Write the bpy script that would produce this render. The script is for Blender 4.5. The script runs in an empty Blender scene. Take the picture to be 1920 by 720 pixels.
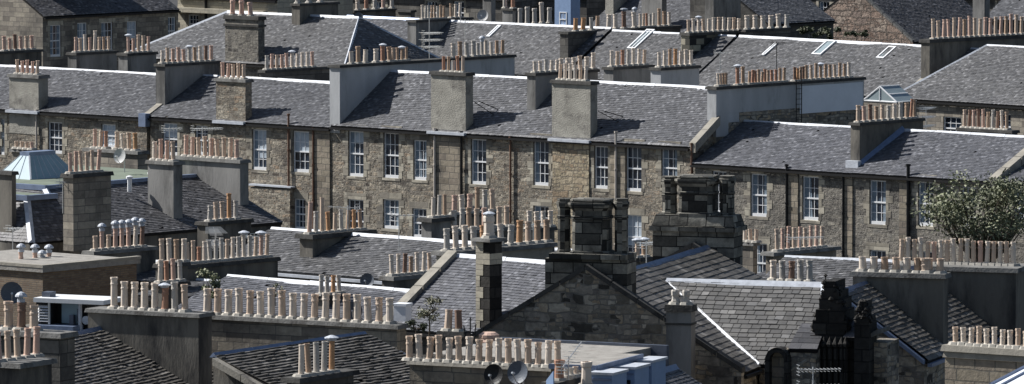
import bpy, math, random
from mathutils import Vector, noise
from math import radians, sin, cos, tan, pi
random.seed(7)
SC = bpy.context.scene
COL = SC.collection
FP = 13000.0; PIT = radians(4.3); CZ = 36.0
CAM = Vector((0, 0, CZ))
cp, sp = cos(PIT), sin(PIT)
Z = Vector((0, 0, 1))

# ---------------------------------------------------------------- survey of the photograph (px of 1920x720)
def ray(px, py):
    a = (px-960)/FP; b = (py-360)/FP
    return Vector((a, cp-b*sp, -sp-b*cp))
def P(px, py, Y):
    d = ray(px, py); return CAM + d*(Y/d.y)
def proj(p):
    d = p-CAM; w = d.y*cp-d.z*sp
    return 960+FP*d.x/w, 360-FP*(d.y*sp+d.z*cp)/w
def hit(px, py, o, n):
    d = ray(px, py); return CAM + d*((o-CAM).dot(n)/d.dot(n))
def solvex(B, D, px):
    a = (px-960)/FP; x0 = B-CAM
    return (a*(x0.y*cp-x0.z*sp)-x0.x)/(D.x-a*(D.y*cp-D.z*sp))

class Fr:
    """ground axes of a building: u along its front, v away from the viewer"""
    def __init__(s, px, py, Y, yaw):
        o = P(px, py, Y); s.o = Vector((o.x, o.y, 0)); s.z = o.z; s.yaw = yaw
        t = radians(yaw); s.u = Vector((cos(t), -sin(t), 0)); s.v = Vector((sin(t), cos(t), 0))
    def p(s, u, v, z): return s.o+s.u*u+s.v*v+Z*z
    def onv(s, px, py, v=0):
        h = hit(px, py, s.o+s.v*v, s.v); return (h-s.o).dot(s.u), h.z
    def onu(s, px, py, u=0):
        h = hit(px, py, s.o+s.u*u, s.u); return (h-s.o).dot(s.v), h.z
    def onz(s, px, py, z):
        h = hit(px, py, Vector((0, 0, z)), Z); return (h-s.o).dot(s.u), (h-s.o).dot(s.v)
    def su(s, px, v, z): return solvex(s.p(0, v, z), s.u, px)
    def sv(s, px, u, z): return solvex(s.p(u, 0, z), s.v, px)
    def turned(s):
        """the same corner with u running away from the viewer (ridge seen end-on, slope facing right)"""
        f = Fr.__new__(Fr); f.o = s.o.copy(); f.z = s.z; f.yaw = s.yaw-90
        f.u = s.v.copy(); f.v = -s.u; return f

# ---------------------------------------------------------------- materials
MATS = {}
def newmat(name):
    m = bpy.data.materials.new(name); m.use_nodes = True; MATS[name] = m
    nt = m.node_tree; b = nt.nodes['Principled BSDF']; b.inputs['Specular IOR Level'].default_value = .3
    return m, nt, b
def nd(nt, t, **k):
    n = nt.nodes.new(t)
    for a, v in k.items():
        if a in n.inputs.keys(): n.inputs[a].default_value = v
        else: setattr(n, a, v)
    return n
def ramp(nt, cols, interp='LINEAR'):
    r = nt.nodes.new('ShaderNodeValToRGB'); e = r.color_ramp; e.interpolation = interp
    while len(e.elements) < len(cols): e.elements.new(.5)
    for i, (p, c) in enumerate(cols):
        e.elements[i].position = p; e.elements[i].color = (*c, 1)
    return r
def mixc(nt, fac, a, b, blend='MIX'):
    m = nt.nodes.new('ShaderNodeMix'); m.data_type = 'RGBA'; m.blend_type = blend
    for idx, v in ((0, fac), (6, a), (7, b)):
        if isinstance(v, bpy.types.NodeSocket): nt.links.new(v, m.inputs[idx])
        elif idx == 0: m.inputs[0].default_value = v
        else: m.inputs[idx].default_value = (*v, 1)
    return m.outputs[2]
def uvn(nt, scale=1, uv=True):
    t = nt.nodes.new('ShaderNodeTexCoord')
    mp = nt.nodes.new('ShaderNodeMapping'); mp.inputs['Scale'].default_value = (scale,)*3 if not isinstance(scale, tuple) else scale
    nt.links.new(t.outputs['UV' if uv else 'Object'], mp.inputs[0]); return mp.outputs[0]
def noisen(nt, vec, scale, detail=3, rough=.6):
    n = nd(nt, 'ShaderNodeTexNoise'); n.inputs['Scale'].default_value = scale; n.inputs['Detail'].default_value = detail
    n.inputs['Roughness'].default_value = rough; nt.links.new(vec, n.inputs['Vector']); return n
def bump(nt, b, h, dist, strength=1.):
    bp = nd(nt, 'ShaderNodeBump'); bp.inputs['Distance'].default_value = dist; bp.inputs['Strength'].default_value = strength
    nt.links.new(h, bp.inputs['Height']); nt.links.new(bp.outputs[0], b.inputs['Normal'])

def slate_mat(name, base, var, light=.06, moss=None, rough=.55):
    m, nt, b = newmat(name)
    at = nd(nt, 'ShaderNodeAttribute', attribute_name='rnd')
    d = tuple(c*(1-var) for c in base); l = tuple(c*(1+var) for c in base); s = tuple(min(.5, c*(1+2.2*var)+.035) for c in base)
    r = ramp(nt, [(0, d), (.5, base), (1-light-.02, l), (1-light, s)]); nt.links.new(at.outputs['Fac'], r.inputs[0])
    n = noisen(nt, uvn(nt), .8, 5)
    st = ramp(nt, [(.32, (.72, .73, .75)), (.5, (.96, .96, .96)), (.68, (1.14, 1.13, 1.1))]); nt.links.new(n.outputs[0], st.inputs[0])
    c = mixc(nt, 1., r.outputs[0], st.outputs[0], 'MULTIPLY')
    if moss:
        n2 = noisen(nt, uvn(nt), 6, 5, .7); rr = ramp(nt, [(.58, (0, 0, 0)), (.68, (1, 1, 1))]); nt.links.new(n2.outputs[0], rr.inputs[0])
        c = mixc(nt, rr.outputs[0], c, moss)
    nt.links.new(c, b.inputs['Base Color']); b.inputs['Roughness'].default_value = rough
    n3 = noisen(nt, uvn(nt), 9, 4); bump(nt, b, n3.outputs[0], .012)
    return m
slate_mat('slate_grey', (.108, .11, .119), .3, .06, (.15, .15, .15))
slate_mat('slate_dark', (.095, .094, .1), .38, .04, (.13, .13, .12))
slate_mat('slate_blue', (.125, .128, .142), .24, .06)
slate_mat('slate_brown', (.122, .122, .126), .3, .06, (.17, .17, .16))
slate_mat('slate_umber', (.118, .11, .1), .36, .05, (.17, .16, .13))
slate_mat('slate_large', (.135, .132, .128), .2, .05, None, .6)

def stone_mat(name, cols, bw, bh, mortar=(.2, .19, .17), msize=.02, wob=.05, soot=.0, sootcol=(.03, .03, .028), bmp=.03, soots=.5, grain=.25, rough=.9, mfac=1.):
    m, nt, b = newmat(name); L = nt.links.new
    uv = uvn(nt)
    n1 = noisen(nt, uv, 1.6, 3)
    sub = nd(nt, 'ShaderNodeVectorMath', operation='SUBTRACT'); L(n1.outputs['Color'], sub.inputs[0]); sub.inputs[1].default_value = (.5, .5, .5)
    sc = nd(nt, 'ShaderNodeVectorMath', operation='SCALE'); L(sub.outputs[0], sc.inputs[0]); sc.inputs['Scale'].default_value = wob*4
    ad = nd(nt, 'ShaderNodeVectorMath', operation='ADD'); L(uv, ad.inputs[0]); L(sc.outputs[0], ad.inputs[1])
    br = nd(nt, 'ShaderNodeTexBrick'); L(ad.outputs[0], br.inputs['Vector'])
    br.inputs['Color1'].default_value = (0, 0, 0, 1); br.inputs['Color2'].default_value = (1, 1, 1, 1); br.inputs['Mortar'].default_value = (.5, .5, .5, 1)
    br.inputs['Scale'].default_value = 1; br.inputs['Brick Width'].default_value = bw; br.inputs['Row Height'].default_value = bh
    br.inputs['Mortar Size'].default_value = msize; br.inputs['Mortar Smooth'].default_value = .3
    br.offset = .43; br.squash = 1.6; br.squash_frequency = 3
    bcol, bfac = br.outputs['Color'], br.outputs['Fac']
    if wob > .03:
        b2 = nd(nt, 'ShaderNodeTexBrick'); L(ad.outputs[0], b2.inputs['Vector'])
        b2.inputs['Color1'].default_value = (0, 0, 0, 1); b2.inputs['Color2'].default_value = (1, 1, 1, 1); b2.inputs['Mortar'].default_value = (.5, .5, .5, 1)
        b2.inputs['Scale'].default_value = 1; b2.inputs['Brick Width'].default_value = bw*.47; b2.inputs['Row Height'].default_value = bh*.5
        b2.inputs['Mortar Size'].default_value = msize*.8; b2.inputs['Mortar Smooth'].default_value = .3; b2.offset = .37; b2.squash = .7; b2.squash_frequency = 2
        nm = noisen(nt, uv, 1.1, 2); th = ramp(nt, [(.49, (0, 0, 0)), (.51, (1, 1, 1))], 'CONSTANT'); L(nm.outputs[0], th.inputs[0])
        bcol = mixc(nt, th.outputs[0], br.outputs['Color'], b2.outputs['Color']); bfac = mixc(nt, th.outputs[0], br.outputs['Fac'], b2.outputs['Fac'])
    k = len(cols); r = ramp(nt, [(i/max(1, k-1)*.96+.02, c) for i, c in enumerate(cols)]); L(bcol, r.inputs[0])
    n2 = noisen(nt, uv, 5, 5, .7); g = ramp(nt, [(.25, (1-grain*1.6,)*3), (.75, (1+grain,)*3)]); L(n2.outputs[0], g.inputs[0])
    c = mixc(nt, 1., r.outputs[0], g.outputs[0], 'MULTIPLY')
    mf = nd(nt, 'ShaderNodeMath', operation='MULTIPLY'); L(bfac, mf.inputs[0]); mf.inputs[1].default_value = mfac
    c = mixc(nt, mf.outputs[0], c, mortar)
    if soot:
        n3 = noisen(nt, uv, soots, 6, .65); s = ramp(nt, [(.62-soot*.35, (0, 0, 0)), (.8-soot*.3, (1, 1, 1))]); L(n3.outputs[0], s.inputs[0])
        sf = nd(nt, 'ShaderNodeMath', operation='MULTIPLY'); L(s.outputs[0], sf.inputs[0]); sf.inputs[1].default_value = .85
        c = mixc(nt, sf.outputs[0], c, sootcol)
    L(c, b.inputs['Base Color']); b.inputs['Roughness'].default_value = rough
    inv = nd(nt, 'ShaderNodeMath', operation='SUBTRACT'); inv.inputs[0].default_value = 1; L(bfac, inv.inputs[1])
    a2 = nd(nt, 'ShaderNodeMath', operation='MULTIPLY_ADD'); L(n2.outputs[0], a2.inputs[0]); a2.inputs[1].default_value = 1.1; L(inv.outputs[0], a2.inputs[2])
    bump(nt, b, a2.outputs[0], bmp)
    return m
TAN = [(.13, .108, .09), (.30, .255, .195), (.43, .375, .29), (.22, .195, .165), (.52, .465, .37), (.35, .265, .19)]
stone_mat('rubble_tan', TAN, .46, .2, (.3, .275, .23), .022, .07, .42, (.1, .09, .08), .09, .8, .45)
stone_mat('rubble_gold', [(.3, .25, .17), (.42, .35, .24), (.5, .43, .31), (.36, .27, .18)], .6, .34, (.22, .19, .15), .03, .1, .2, (.12, .1, .08), .05, .6, .3)
stone_mat('rubble_grey', [(.12, .11, .1), (.24, .22, .19), (.33, .3, .25), (.2, .19, .17), (.38, .35, .29)], .42, .19, (.28, .26, .23), .022, .07, .4, (.08, .075, .07), .09, .8, .42)
stone_mat('rubble_dark', [(.05, .047, .042), (.3, .27, .22), (.5, .45, .37), (.18, .165, .15), (.44, .35, .24), (.38, .35, .3)], .72, .3, (.2, .19, .17), .022, .07, .36, (.03, .028, .027), .05, .5, .3)
stone_mat('rubble_pink', [(.2, .14, .11), (.33, .24, .19), (.4, .31, .25), (.26, .2, .17), (.45, .37, .3)], .8, .42, (.16, .13, .11), .05, .12, .2, (.08, .07, .06), .1, .6, .3)
stone_mat('ashlar_grey', [(.2, .178, .15), (.28, .25, .21), (.38, .34, .275)], .6, .3, (.13, .125, .115), .012, .005, .45, (.08, .075, .07), .012, .4, .2)
stone_mat('ashlar_dark', [(.09, .086, .08), (.145, .138, .125), (.19, .178, .158)], .9, .38, (.05, .05, .047), .014, .005, .5, (.04, .038, .036), .012, .4, .2)
stone_mat('ashlar_cream', [(.42, .39, .31), (.48, .44, .35), (.36, .33, .27)], .8, .34, (.25, .23, .2), .012, .005, .25, (.2, .19, .16), .01, .4, .15)
stone_mat('ashlar_tan', [(.2, .17, .13), (.3, .26, .2), (.36, .31, .24), (.25, .21, .17)], .6, .3, (.15, .14, .12), .018, .02, .4, (.08, .075, .07), .02, .4, .2)
stone_mat('ashlar_sooty', [(.02, .02, .019), (.09, .087, .077), (.24, .23, .2), (.33, .315, .27), (.14, .133, .115)], .62, .34, (.02, .02, .019), .018, .01, .42, (.02, .02, .019), .02, .8, .3)
stone_mat('stone_black', [(.014, .013, .012), (.03, .028, .026), (.05, .047, .042)], .7, .35, (.01, .01, .01), .02, .01, .3, (.01, .01, .01), .03, .9, .3)
stone_mat('quoin_checks', [(.03, .03, .03), (.03, .03, .03), (.4, .37, .28), (.36, .33, .26)], .62, .36, (.05, .05, .045), .015, .0, .15, (.04, .04, .04), .01, .5, .1)
stone_mat('margin_stone', [(.15, .137, .12), (.34, .31, .25), (.52, .48, .39), (.2, .18, .155), (.44, .4, .32)], .9, .33, (.16, .15, .13), .012, .0, .3, (.1, .09, .08), .006, .8, .15)
stone_mat('brick_brown', [(.17, .12, .085), (.22, .165, .115), (.26, .2, .14)], .225, .075, (.16, .14, .12), .012, .0, .3, (.1, .085, .07), .006, .4, .15)

def plain_mat(name, col, var=.2, scale=1.5, rough=.85, metal=0, bmp=0, bscale=30, dark=None, dth=.55, spec=.3, streak=False):
    m, nt, b = newmat(name); uv = uvn(nt, (1, .25, 1) if streak else 1)
    n = noisen(nt, uv, scale, 6, .65)
    r = ramp(nt, [(.3, tuple(c*(1-var) for c in col)), (.7, tuple(c*(1+var) for c in col))]); nt.links.new(n.outputs[0], r.inputs[0])
    c = r.outputs[0]
    if dark:
        n2 = noisen(nt, uv, scale*.6, 7, .7); r2 = ramp(nt, [(dth, (0, 0, 0)), (dth+.15, (1, 1, 1))]); nt.links.new(n2.outputs[0], r2.inputs[0])
        c = mixc(nt, r2.outputs[0], c, dark)
    nt.links.new(c, b.inputs['Base Color'])
    b.inputs['Roughness'].default_value = rough; b.inputs['Metallic'].default_value = metal; b.inputs['Specular IOR Level'].default_value = spec
    if bmp:
        n3 = noisen(nt, uv, bscale, 3); bump(nt, b, n3.outputs[0], bmp)
    return m
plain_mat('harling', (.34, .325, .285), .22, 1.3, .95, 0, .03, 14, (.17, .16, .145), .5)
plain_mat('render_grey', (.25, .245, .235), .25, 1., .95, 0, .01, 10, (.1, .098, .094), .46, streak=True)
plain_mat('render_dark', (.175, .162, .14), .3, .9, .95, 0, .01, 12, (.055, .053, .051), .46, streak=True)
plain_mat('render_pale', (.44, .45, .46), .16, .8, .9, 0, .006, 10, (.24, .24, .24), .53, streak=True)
plain_mat('render_white', (.76, .79, .84), .08, .8, .85, 0, .004, 10)
plain_mat('cope_stone', (.18, .178, .17), .3, 2.5, .95, 0, .015, 12, (.08, .075, .07), .5)
plain_mat('cope_dark', (.07, .068, .064), .3, 2.5, .95, 0, .015, 12, (.03, .03, .03), .5)
plain_mat('mortar_pale', (.38, .36, .32), .3, 5, .95)
plain_mat('skew_stone', (.3, .28, .24), .25, 1.5, .95, 0, .01, 10, (.13, .12, .11), .55)
plain_mat('zinc_white', (.5, .53, .58), .2, 4, .5, 0, .004, 8)
plain_mat('lead_blue', (.2, .25, .36), .2, 3, .45, .3, .004, 8)
plain_mat('lead_dark', (.1, .115, .15), .25, 3, .5, .2, .004, 8)
plain_mat('iron_black', (.012, .012, .013), .2, 3, .5)
plain_mat('pipe_rust', (.16, .09, .06), .35, 3, .8)
plain_mat('pipe_pale', (.5, .45, .4), .25, 3, .7, 0, 0, 9, (.3, .15, .1), .6)
plain_mat('white_paint', (.78, .79, .8), .06, 6, .5)
plain_mat('blue_paint', (.24, .34, .52), .1, 3, .5)
plain_mat('aluminium', (.62, .63, .64), .08, 5, .35, .7)
plain_mat('dish_grey', (.1, .115, .14), .12, 4, .5)
plain_mat('dish_pale', (.42, .42, .42), .12, 4, .5)
plain_mat('roof_felt', (.17, .2, .155), .2, .9, .9, 0, .006, 12, (.1, .11, .1), .55)
plain_mat('felt_grey', (.3, .285, .26), .25, 2.5, .9, 0, .02, 14, (.2, .17, .15), .55)
plain_mat('asphalt', (.05, .05, .052), .2, .4, .95)
plain_mat('blind_pale', (.42, .48, .54), .2, 2.5, .8)
plain_mat('bark', (.08, .065, .05), .3, 4, .95)
plain_mat('glass_pale', (.28, .34, .36), .15, 1.2, .12, 0, spec=.6)
plain_mat('metal_teal', (.3, .4, .45), .08, 1.2, .55, .0, spec=.3)
plain_mat('orange_board', (.5, .28, .08), .2, 3, .7)
def pot_mat(name, col, v=.12):
    g_ = sum(col)/3; col = tuple(min(.82, (c*.8+g_*.2)*1.1) for c in col)
    return plain_mat(name, col, v, 3, .75, 0, .004, 18, tuple(c*.45 for c in col), .66)
pot_mat('clay_buff', (.54, .40, .29)); pot_mat('clay_cream', (.63, .53, .43)); pot_mat('clay_grey', (.46, .42, .37))
pot_mat('clay_pink', (.56, .36, .27)); pot_mat('clay_terracotta', (.4, .2, .12)); pot_mat('clay_orange', (.5, .26, .11)); pot_mat('clay_brown', (.22, .13, .09)); pot_mat('clay_tan', (.42, .28, .18))
def glass_mat():
    m, nt, b = newmat('window_glass'); uv = uvn(nt)
    n = noisen(nt, uv, .9, 1); r = ramp(nt, [(.35, (.006, .009, .016)), (.6, (.03, .045, .07)), (.72, (.1, .13, .16))]); nt.links.new(n.outputs[0], r.inputs[0])
    nt.links.new(r.outputs[0], b.inputs['Base Color']); b.inputs['Roughness'].default_value = .08; b.inputs['Specular IOR Level'].default_value = .6
glass_mat()
def leaf_mat(name, a, bb):
    m, nt, b = newmat(name)
    at = nd(nt, 'ShaderNodeAttribute', attribute_name='rnd'); r = ramp(nt, [(0, a), (1, bb)]); nt.links.new(at.outputs['Fac'], r.inputs[0])
    nt.links.new(r.outputs[0], b.inputs['Base Color']); b.inputs['Roughness'].default_value = .6
leaf_mat('leaf_olive', (.045, .055, .028), (.26, .275, .165))
plain_mat('curtain', (.2, .25, .3), .35, 3, .9); leaf_mat('leaf_dark', (.02, .03, .016), (.09, .1, .05)); leaf_mat('leaf_dry', (.08, .075, .05), (.3, .3, .2))

# ---------------------------------------------------------------- meshes
class MB:
    def __init__(s): s.v = []; s.f = []; s.r = []
    def face(s, pts, r=None):
        i = len(s.v); s.v += [Vector(p) for p in pts]; s.f.append(list(range(i, i+len(pts)))); s.r.append(random.random() if r is None else r)
    def prism(s, a, b, caps=True):
        n = len(a); r = random.random()
        if caps: s.face(a[::-1], r); s.face(b, r)
        for i in range(n): j = (i+1) % n; s.face([a[i], a[j], b[j], b[i]], r)
    def box(s, fr, u0, u1, v0, v1, z0, z1, top=None):
        """top = inset of the upper face, for splayed copes"""
        t = top or 0
        a = [fr.p(u0, v0, z0), fr.p(u1, v0, z0), fr.p(u1, v1, z0), fr.p(u0, v1, z0)]
        b = [fr.p(u0+t, v0+t, z1), fr.p(u1-t, v0+t, z1), fr.p(u1-t, v1-t, z1), fr.p(u0+t, v1-t, z1)]
        s.prism(a, b)
    def tube(s, a, b, r, n=6, r2=None):
        a = Vector(a); b = Vector(b); d = (b-a).normalized(); x = d.orthogonal().normalized(); y = d.cross(x); r2 = r if r2 is None else r2
        A = [a+(x*cos(2*pi*i/n)+y*sin(2*pi*i/n))*r for i in range(n)]; B = [b+(x*cos(2*pi*i/n)+y*sin(2*pi*i/n))*r2 for i in range(n)]
        s.prism(A, B)
    def lathe(s, c, prof, n=12, phase=0.):
        c = Vector(c); R = []
        for (r, z) in prof: R.append([c+Vector((r*cos(2*pi*i/n+phase), r*sin(2*pi*i/n+phase), z)) for i in range(n)])
        for k in range(len(R)-1):
            for i in range(n): j = (i+1) % n; s.face([R[k][i], R[k][j], R[k+1][j], R[k+1][i]], .5)
        s.face(R[-1], .5)
    def build(s, name, mat, parent=None, loc=None, smooth=False):
        if loc is None: loc = parent['_loc'] if parent is not None and '_loc' in parent.keys() else (0, 0, 0)
        off = Vector(loc)
        me = bpy.data.meshes.new(name); me.from_pydata([tuple(v-off) for v in s.v], [], s.f)
        uvl = me.uv_layers.new(name='UVMap'); at = me.attributes.new('rnd', 'FLOAT', 'FACE')
        uvs = [0.]*(2*len(me.loops)); li = 0
        for f in s.f:
            n = Vector((0, 0, 0)); pts = [s.v[i] for i in f]; k = len(pts)
            for i in range(k):
                p, q = pts[i], pts[(i+1) % k]
                n.x += (p.y-q.y)*(p.z+q.z); n.y += (p.z-q.z)*(p.x+q.x); n.z += (p.x-q.x)*(p.y+q.y)
            n = n.normalized() if n.length > 1e-12 else Vector((0, 0, 1))
            U = Z.cross(n)
            U = U.normalized() if U.length > .05 else Vector((1, 0, 0))
            if U.x < 0: U = -U
            V = n.cross(U); V = V if V.z >= 0 else -V
            for p in pts: uvs[li] = p.dot(U); uvs[li+1] = p.dot(V); li += 2
        uvl.data.foreach_set('uv', uvs); at.data.foreach_set('value', s.r)
        if smooth: me.polygons.foreach_set('use_smooth', [True]*len(s.f))
        me.materials.append(MATS[mat]); me.update()
        o = bpy.data.objects.new(name, me); COL.objects.link(o)
        if parent is not None: o.parent = parent
        if parent is None: o.location = off
        else:
            pl = world_loc(parent); o.location = off-pl
            o['_loc'] = tuple(off)
        return o
def world_loc(o):
    p = Vector(o.location)
    while o.parent is not None: o = o.parent; p += Vector(o.location)
    return p
def thing(name, label, cat, loc, group=None, kind=None):
    o = bpy.data.objects.new(name, None); COL.objects.link(o); o.location = loc; o.empty_display_size = .5
    o['label'] = label; o['category'] = cat; o['_loc'] = tuple(loc)
    if group: o['group'] = group
    if kind: o['kind'] = kind
    return o
def tag(o, label, cat, group=None, kind=None):
    o['label'] = label; o['category'] = cat
    if group: o['group'] = group
    if kind: o['kind'] = kind
    return o

# ---------------------------------------------------------------- slated slopes
def slates(mb, poly, course=.14, width=.15, lift=.018, jit=.35, skip=.0012, gap=.006):
    pts = [Vector(p) for p in poly]; n = Vector((0, 0, 0)); k = len(pts)
    for i in range(k):
        p, q = pts[i], pts[(i+1) % k]
        n.x += (p.y-q.y)*(p.z+q.z); n.y += (p.z-q.z)*(p.x+q.x); n.z += (p.x-q.x)*(p.y+q.y)
    n.normalize()
    if n.z < 0: n = -n
    U = Z.cross(n).normalized(); V = n.cross(U)
    o = pts[0]; st = [((p-o).dot(U), (p-o).dot(V)) for p in pts]
    t0 = min(t for _, t in st); t1 = max(t for _, t in st); row = 0
    W = lambda s_, t_, h: o+U*s_+V*t_+n*(h+(wv(s_, t_) if t0+.02 < t_ < t1-.02 else .02))
    def span(t):
        xs = []
        for i in range(k):
            (a, b), (c, d) = st[i], st[(i+1) % k]
            if (b-t)*(d-t) <= 0 and abs(b-d) > 1e-9: xs.append(a+(c-a)*(t-b)/(d-b))
        return (min(xs), max(xs)) if len(xs) > 1 else None
    ns = random.random()*50
    wv = lambda s_, t_: .055*(noise.noise(Vector((s_*.35+ns, t_*.4, ns)))+.6)
    t = t0
    while t < t1-.02:
        te = min(t+course, t1-.001); A = span(t+.001); B = span(te)
        if A and B:
            a0, b0 = A; a1, b1 = B
            x = min(a0, a1)-random.random()*width; end = max(b0, b1)
            while x < end:
                w = width*(1+jit*(random.random()-.5)); xa, xb = x, x+w-gap; x += w
                la = max(xa, a0); lb = min(xb, b0); ua = max(xa, a1); ub = min(xb, b1)
                if lb-la < .01 and ub-ua < .01: continue
                lb = max(lb, la); ub = max(ub, ua)
                if random.random() < skip: continue
                h = lift*(1+.9*random.random()**3); h2 = lift*(1+.9*random.random()**3) if random.random() < .3 else h
                dr = (random.random()-.5)*.02; r = random.random()
                p0, p1, p2, p3 = W(la, t+dr, h), W(lb, t+dr, h2), W(ub, te, .004), W(ua, te, .004)
                mb.face([p0, p1, p2, p3], r)
                mb.face([W(la, t+dr, 0), W(lb, t+dr, 0), p1, p0], r)
                mb.face([W(lb, t+dr, 0), W(ub, te, 0), p2, p1], r)
                mb.face([W(la, t+dr, 0), p0, p3, W(ua, te, 0)], r)
        t += course
    return n
def slope(h, poly, mat='slate_grey', thick=.1, name='roof', **k):
    """a slated roof plane: boards below, slates laid in courses above, one part"""
    mb = MB(); n = slates(mb, poly, **k)
    o = mb.build(name, mat, h); mb = MB()
    a = [Vector(p)-n*thick for p in poly]; mb.prism(a, [Vector(p) for p in poly]); mb.build('roof_boards', 'iron_black', o)
    return o

def wallgrid(mb, o, A, L, z0, z1, holes, inward, rev=.16):
    us = sorted({0., L, *[x for hh in holes for x in hh[:2]]}); zs = sorted({z0, z1, *[x for hh in holes for x in hh[2:4]]})
    Q = lambda a, z: o+A*a+Z*z
    for i in range(len(us)-1):
        for j in range(len(zs)-1):
            cu = (us[i]+us[i+1])/2; cz = (zs[j]+zs[j+1])/2
            if any(hh[0] < cu < hh[1] and hh[2] < cz < hh[3] for hh in holes): continue
            mb.face([Q(us[i], zs[j]), Q(us[i+1], zs[j]), Q(us[i+1], zs[j+1]), Q(us[i], zs[j+1])])
    for (a0, a1, b0, b1, *_) in holes:
        for (p, q) in (((a0, b0), (a1, b0)), ((a1, b0), (a1, b1)), ((a1, b1), (a0, b1)), ((a0, b1), (a0, b0))):
            mb.face([Q(*p), Q(*q), Q(*q)+inward*rev, Q(*p)+inward*rev])

def sash(h, o, A, inward, a0, a1, z0, z1, cols=3, rows=4, blind=None, margins=True, mat='white_paint', bars=True, rev=.16, sill='margin_stone'):
    Q = lambda a, z, d: o+A*a+Z*z+inward*d
    mb = MB(); w = .062; bar = .028; d0, d1 = rev-.07, rev-.005
    def bx(x0, x1, y0, y1, e0=d0, e1=d1):
        mb.prism([Q(x0, y0, e0), Q(x1, y0, e0), Q(x1, y0, e1), Q(x0, y0, e1)], [Q(x0, y1, e0), Q(x1, y1, e0), Q(x1, y1, e1), Q(x0, y1, e1)])
    bx(a0, a0+w, z0, z1); bx(a1-w, a1, z0, z1); bx(a0+w, a1-w, z0, z0+w*2.4, d0-.06); bx(a0+w, a1-w, z1-w, z1)
    zm = (z0+z1)/2; bx(a0+w, a1-w, zm-.035, zm+.035, d0-.012)
    if bars:
        for i in range(1, cols):
            x = a0+w+(a1-a0-2*w)*i/cols; bx(x-bar/2, x+bar/2, z0+w*1.9, z1-w, d0+.02)
        for j in range(1, rows):
            if rows % 2 == 0 and j == rows//2: continue
            y = z0+w+(z1-z0-2*w)*j/rows; bx(a0+w, a1-w, y-bar/2, y+bar/2, d0+.024)
    win = mb.build('window', mat, h)
    g = MB(); g.face([Q(a0, z0, rev-.02), Q(a1, z0, rev-.02), Q(a1, z1, rev-.02), Q(a0, z1, rev-.02)]); g.build('pane', 'window_glass', win)
    if blind:
        zb = z0+(z1-z0)*blind; g = MB(); g.face([Q(a0+w, zb, rev-.03), Q(a1-w, zb, rev-.03), Q(a1-w, z1-w, rev-.03), Q(a0+w, z1-w, rev-.03)]); g.build('blind', 'blind_pale', win)
    if random.random() < .6:
        k = .22+.3*random.random(); g = MB(); g.face([Q(a0+w, z0+w*2, rev-.034), Q(a0+w+(a1-a0)*k, z0+w*2, rev-.034), Q(a0+w+(a1-a0)*k*.8, z1-w, rev-.034), Q(a0+w, z1-w, rev-.034)])
        if random.random() < .4: g.face([Q(a1-w-(a1-a0)*.2, z0+w*2, rev-.034), Q(a1-w, z0+w*2, rev-.034), Q(a1-w, z1-w, rev-.034), Q(a1-w-(a1-a0)*.2, z1-w, rev-.034)])
        g.build('curtain', 'curtain', win)
    s = MB(); e = .09
    s.prism([Q(a0-e, z0-.14, -.02), Q(a1+e, z0-.14, -.02), Q(a1+e, z0-.14, rev-.08), Q(a0-e, z0-.14, rev-.08)],
            [Q(a0-e, z0-.005, -.018), Q(a1+e, z0-.005, -.018), Q(a1+e, z0+.02, rev-.08), Q(a0-e, z0+.02, rev-.08)])
    s.build('sill', sill, win)
    if margins:
        m = MB(); k = max(3, int((z1-z0)/.34)); hh = (z1-z0)/k
        for i in range(k):
            for sd in (0, 1):
                ww = .18 if (i+sd) % 2 else .36; ww *= .85+.4*random.random(); y0, y1 = z0+i*hh+.006, z0+(i+1)*hh-.006
                x0, x1 = (a0-ww, a0-.002) if sd == 0 else (a1+.002, a1+ww)
                m.prism([Q(x0, y0, -.014), Q(x1, y0, -.014), Q(x1, y0, .05), Q(x0, y0, .05)], [Q(x0, y1, -.014), Q(x1, y1, -.014), Q(x1, y1, .05), Q(x0, y1, .05)])
        m.prism([Q(a0-.2, z1+.004, -.016), Q(a1+.2, z1+.004, -.016), Q(a1+.2, z1+.004, .05), Q(a0-.2, z1+.004, .05)], [Q(a0-.2, z1+.33, -.016), Q(a1+.2, z1+.33, -.016), Q(a1+.2, z1+.33, .05), Q(a0-.2, z1+.33, .05)])
        m.build('stone_margin', 'margin_stone', win)
    return win

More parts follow.
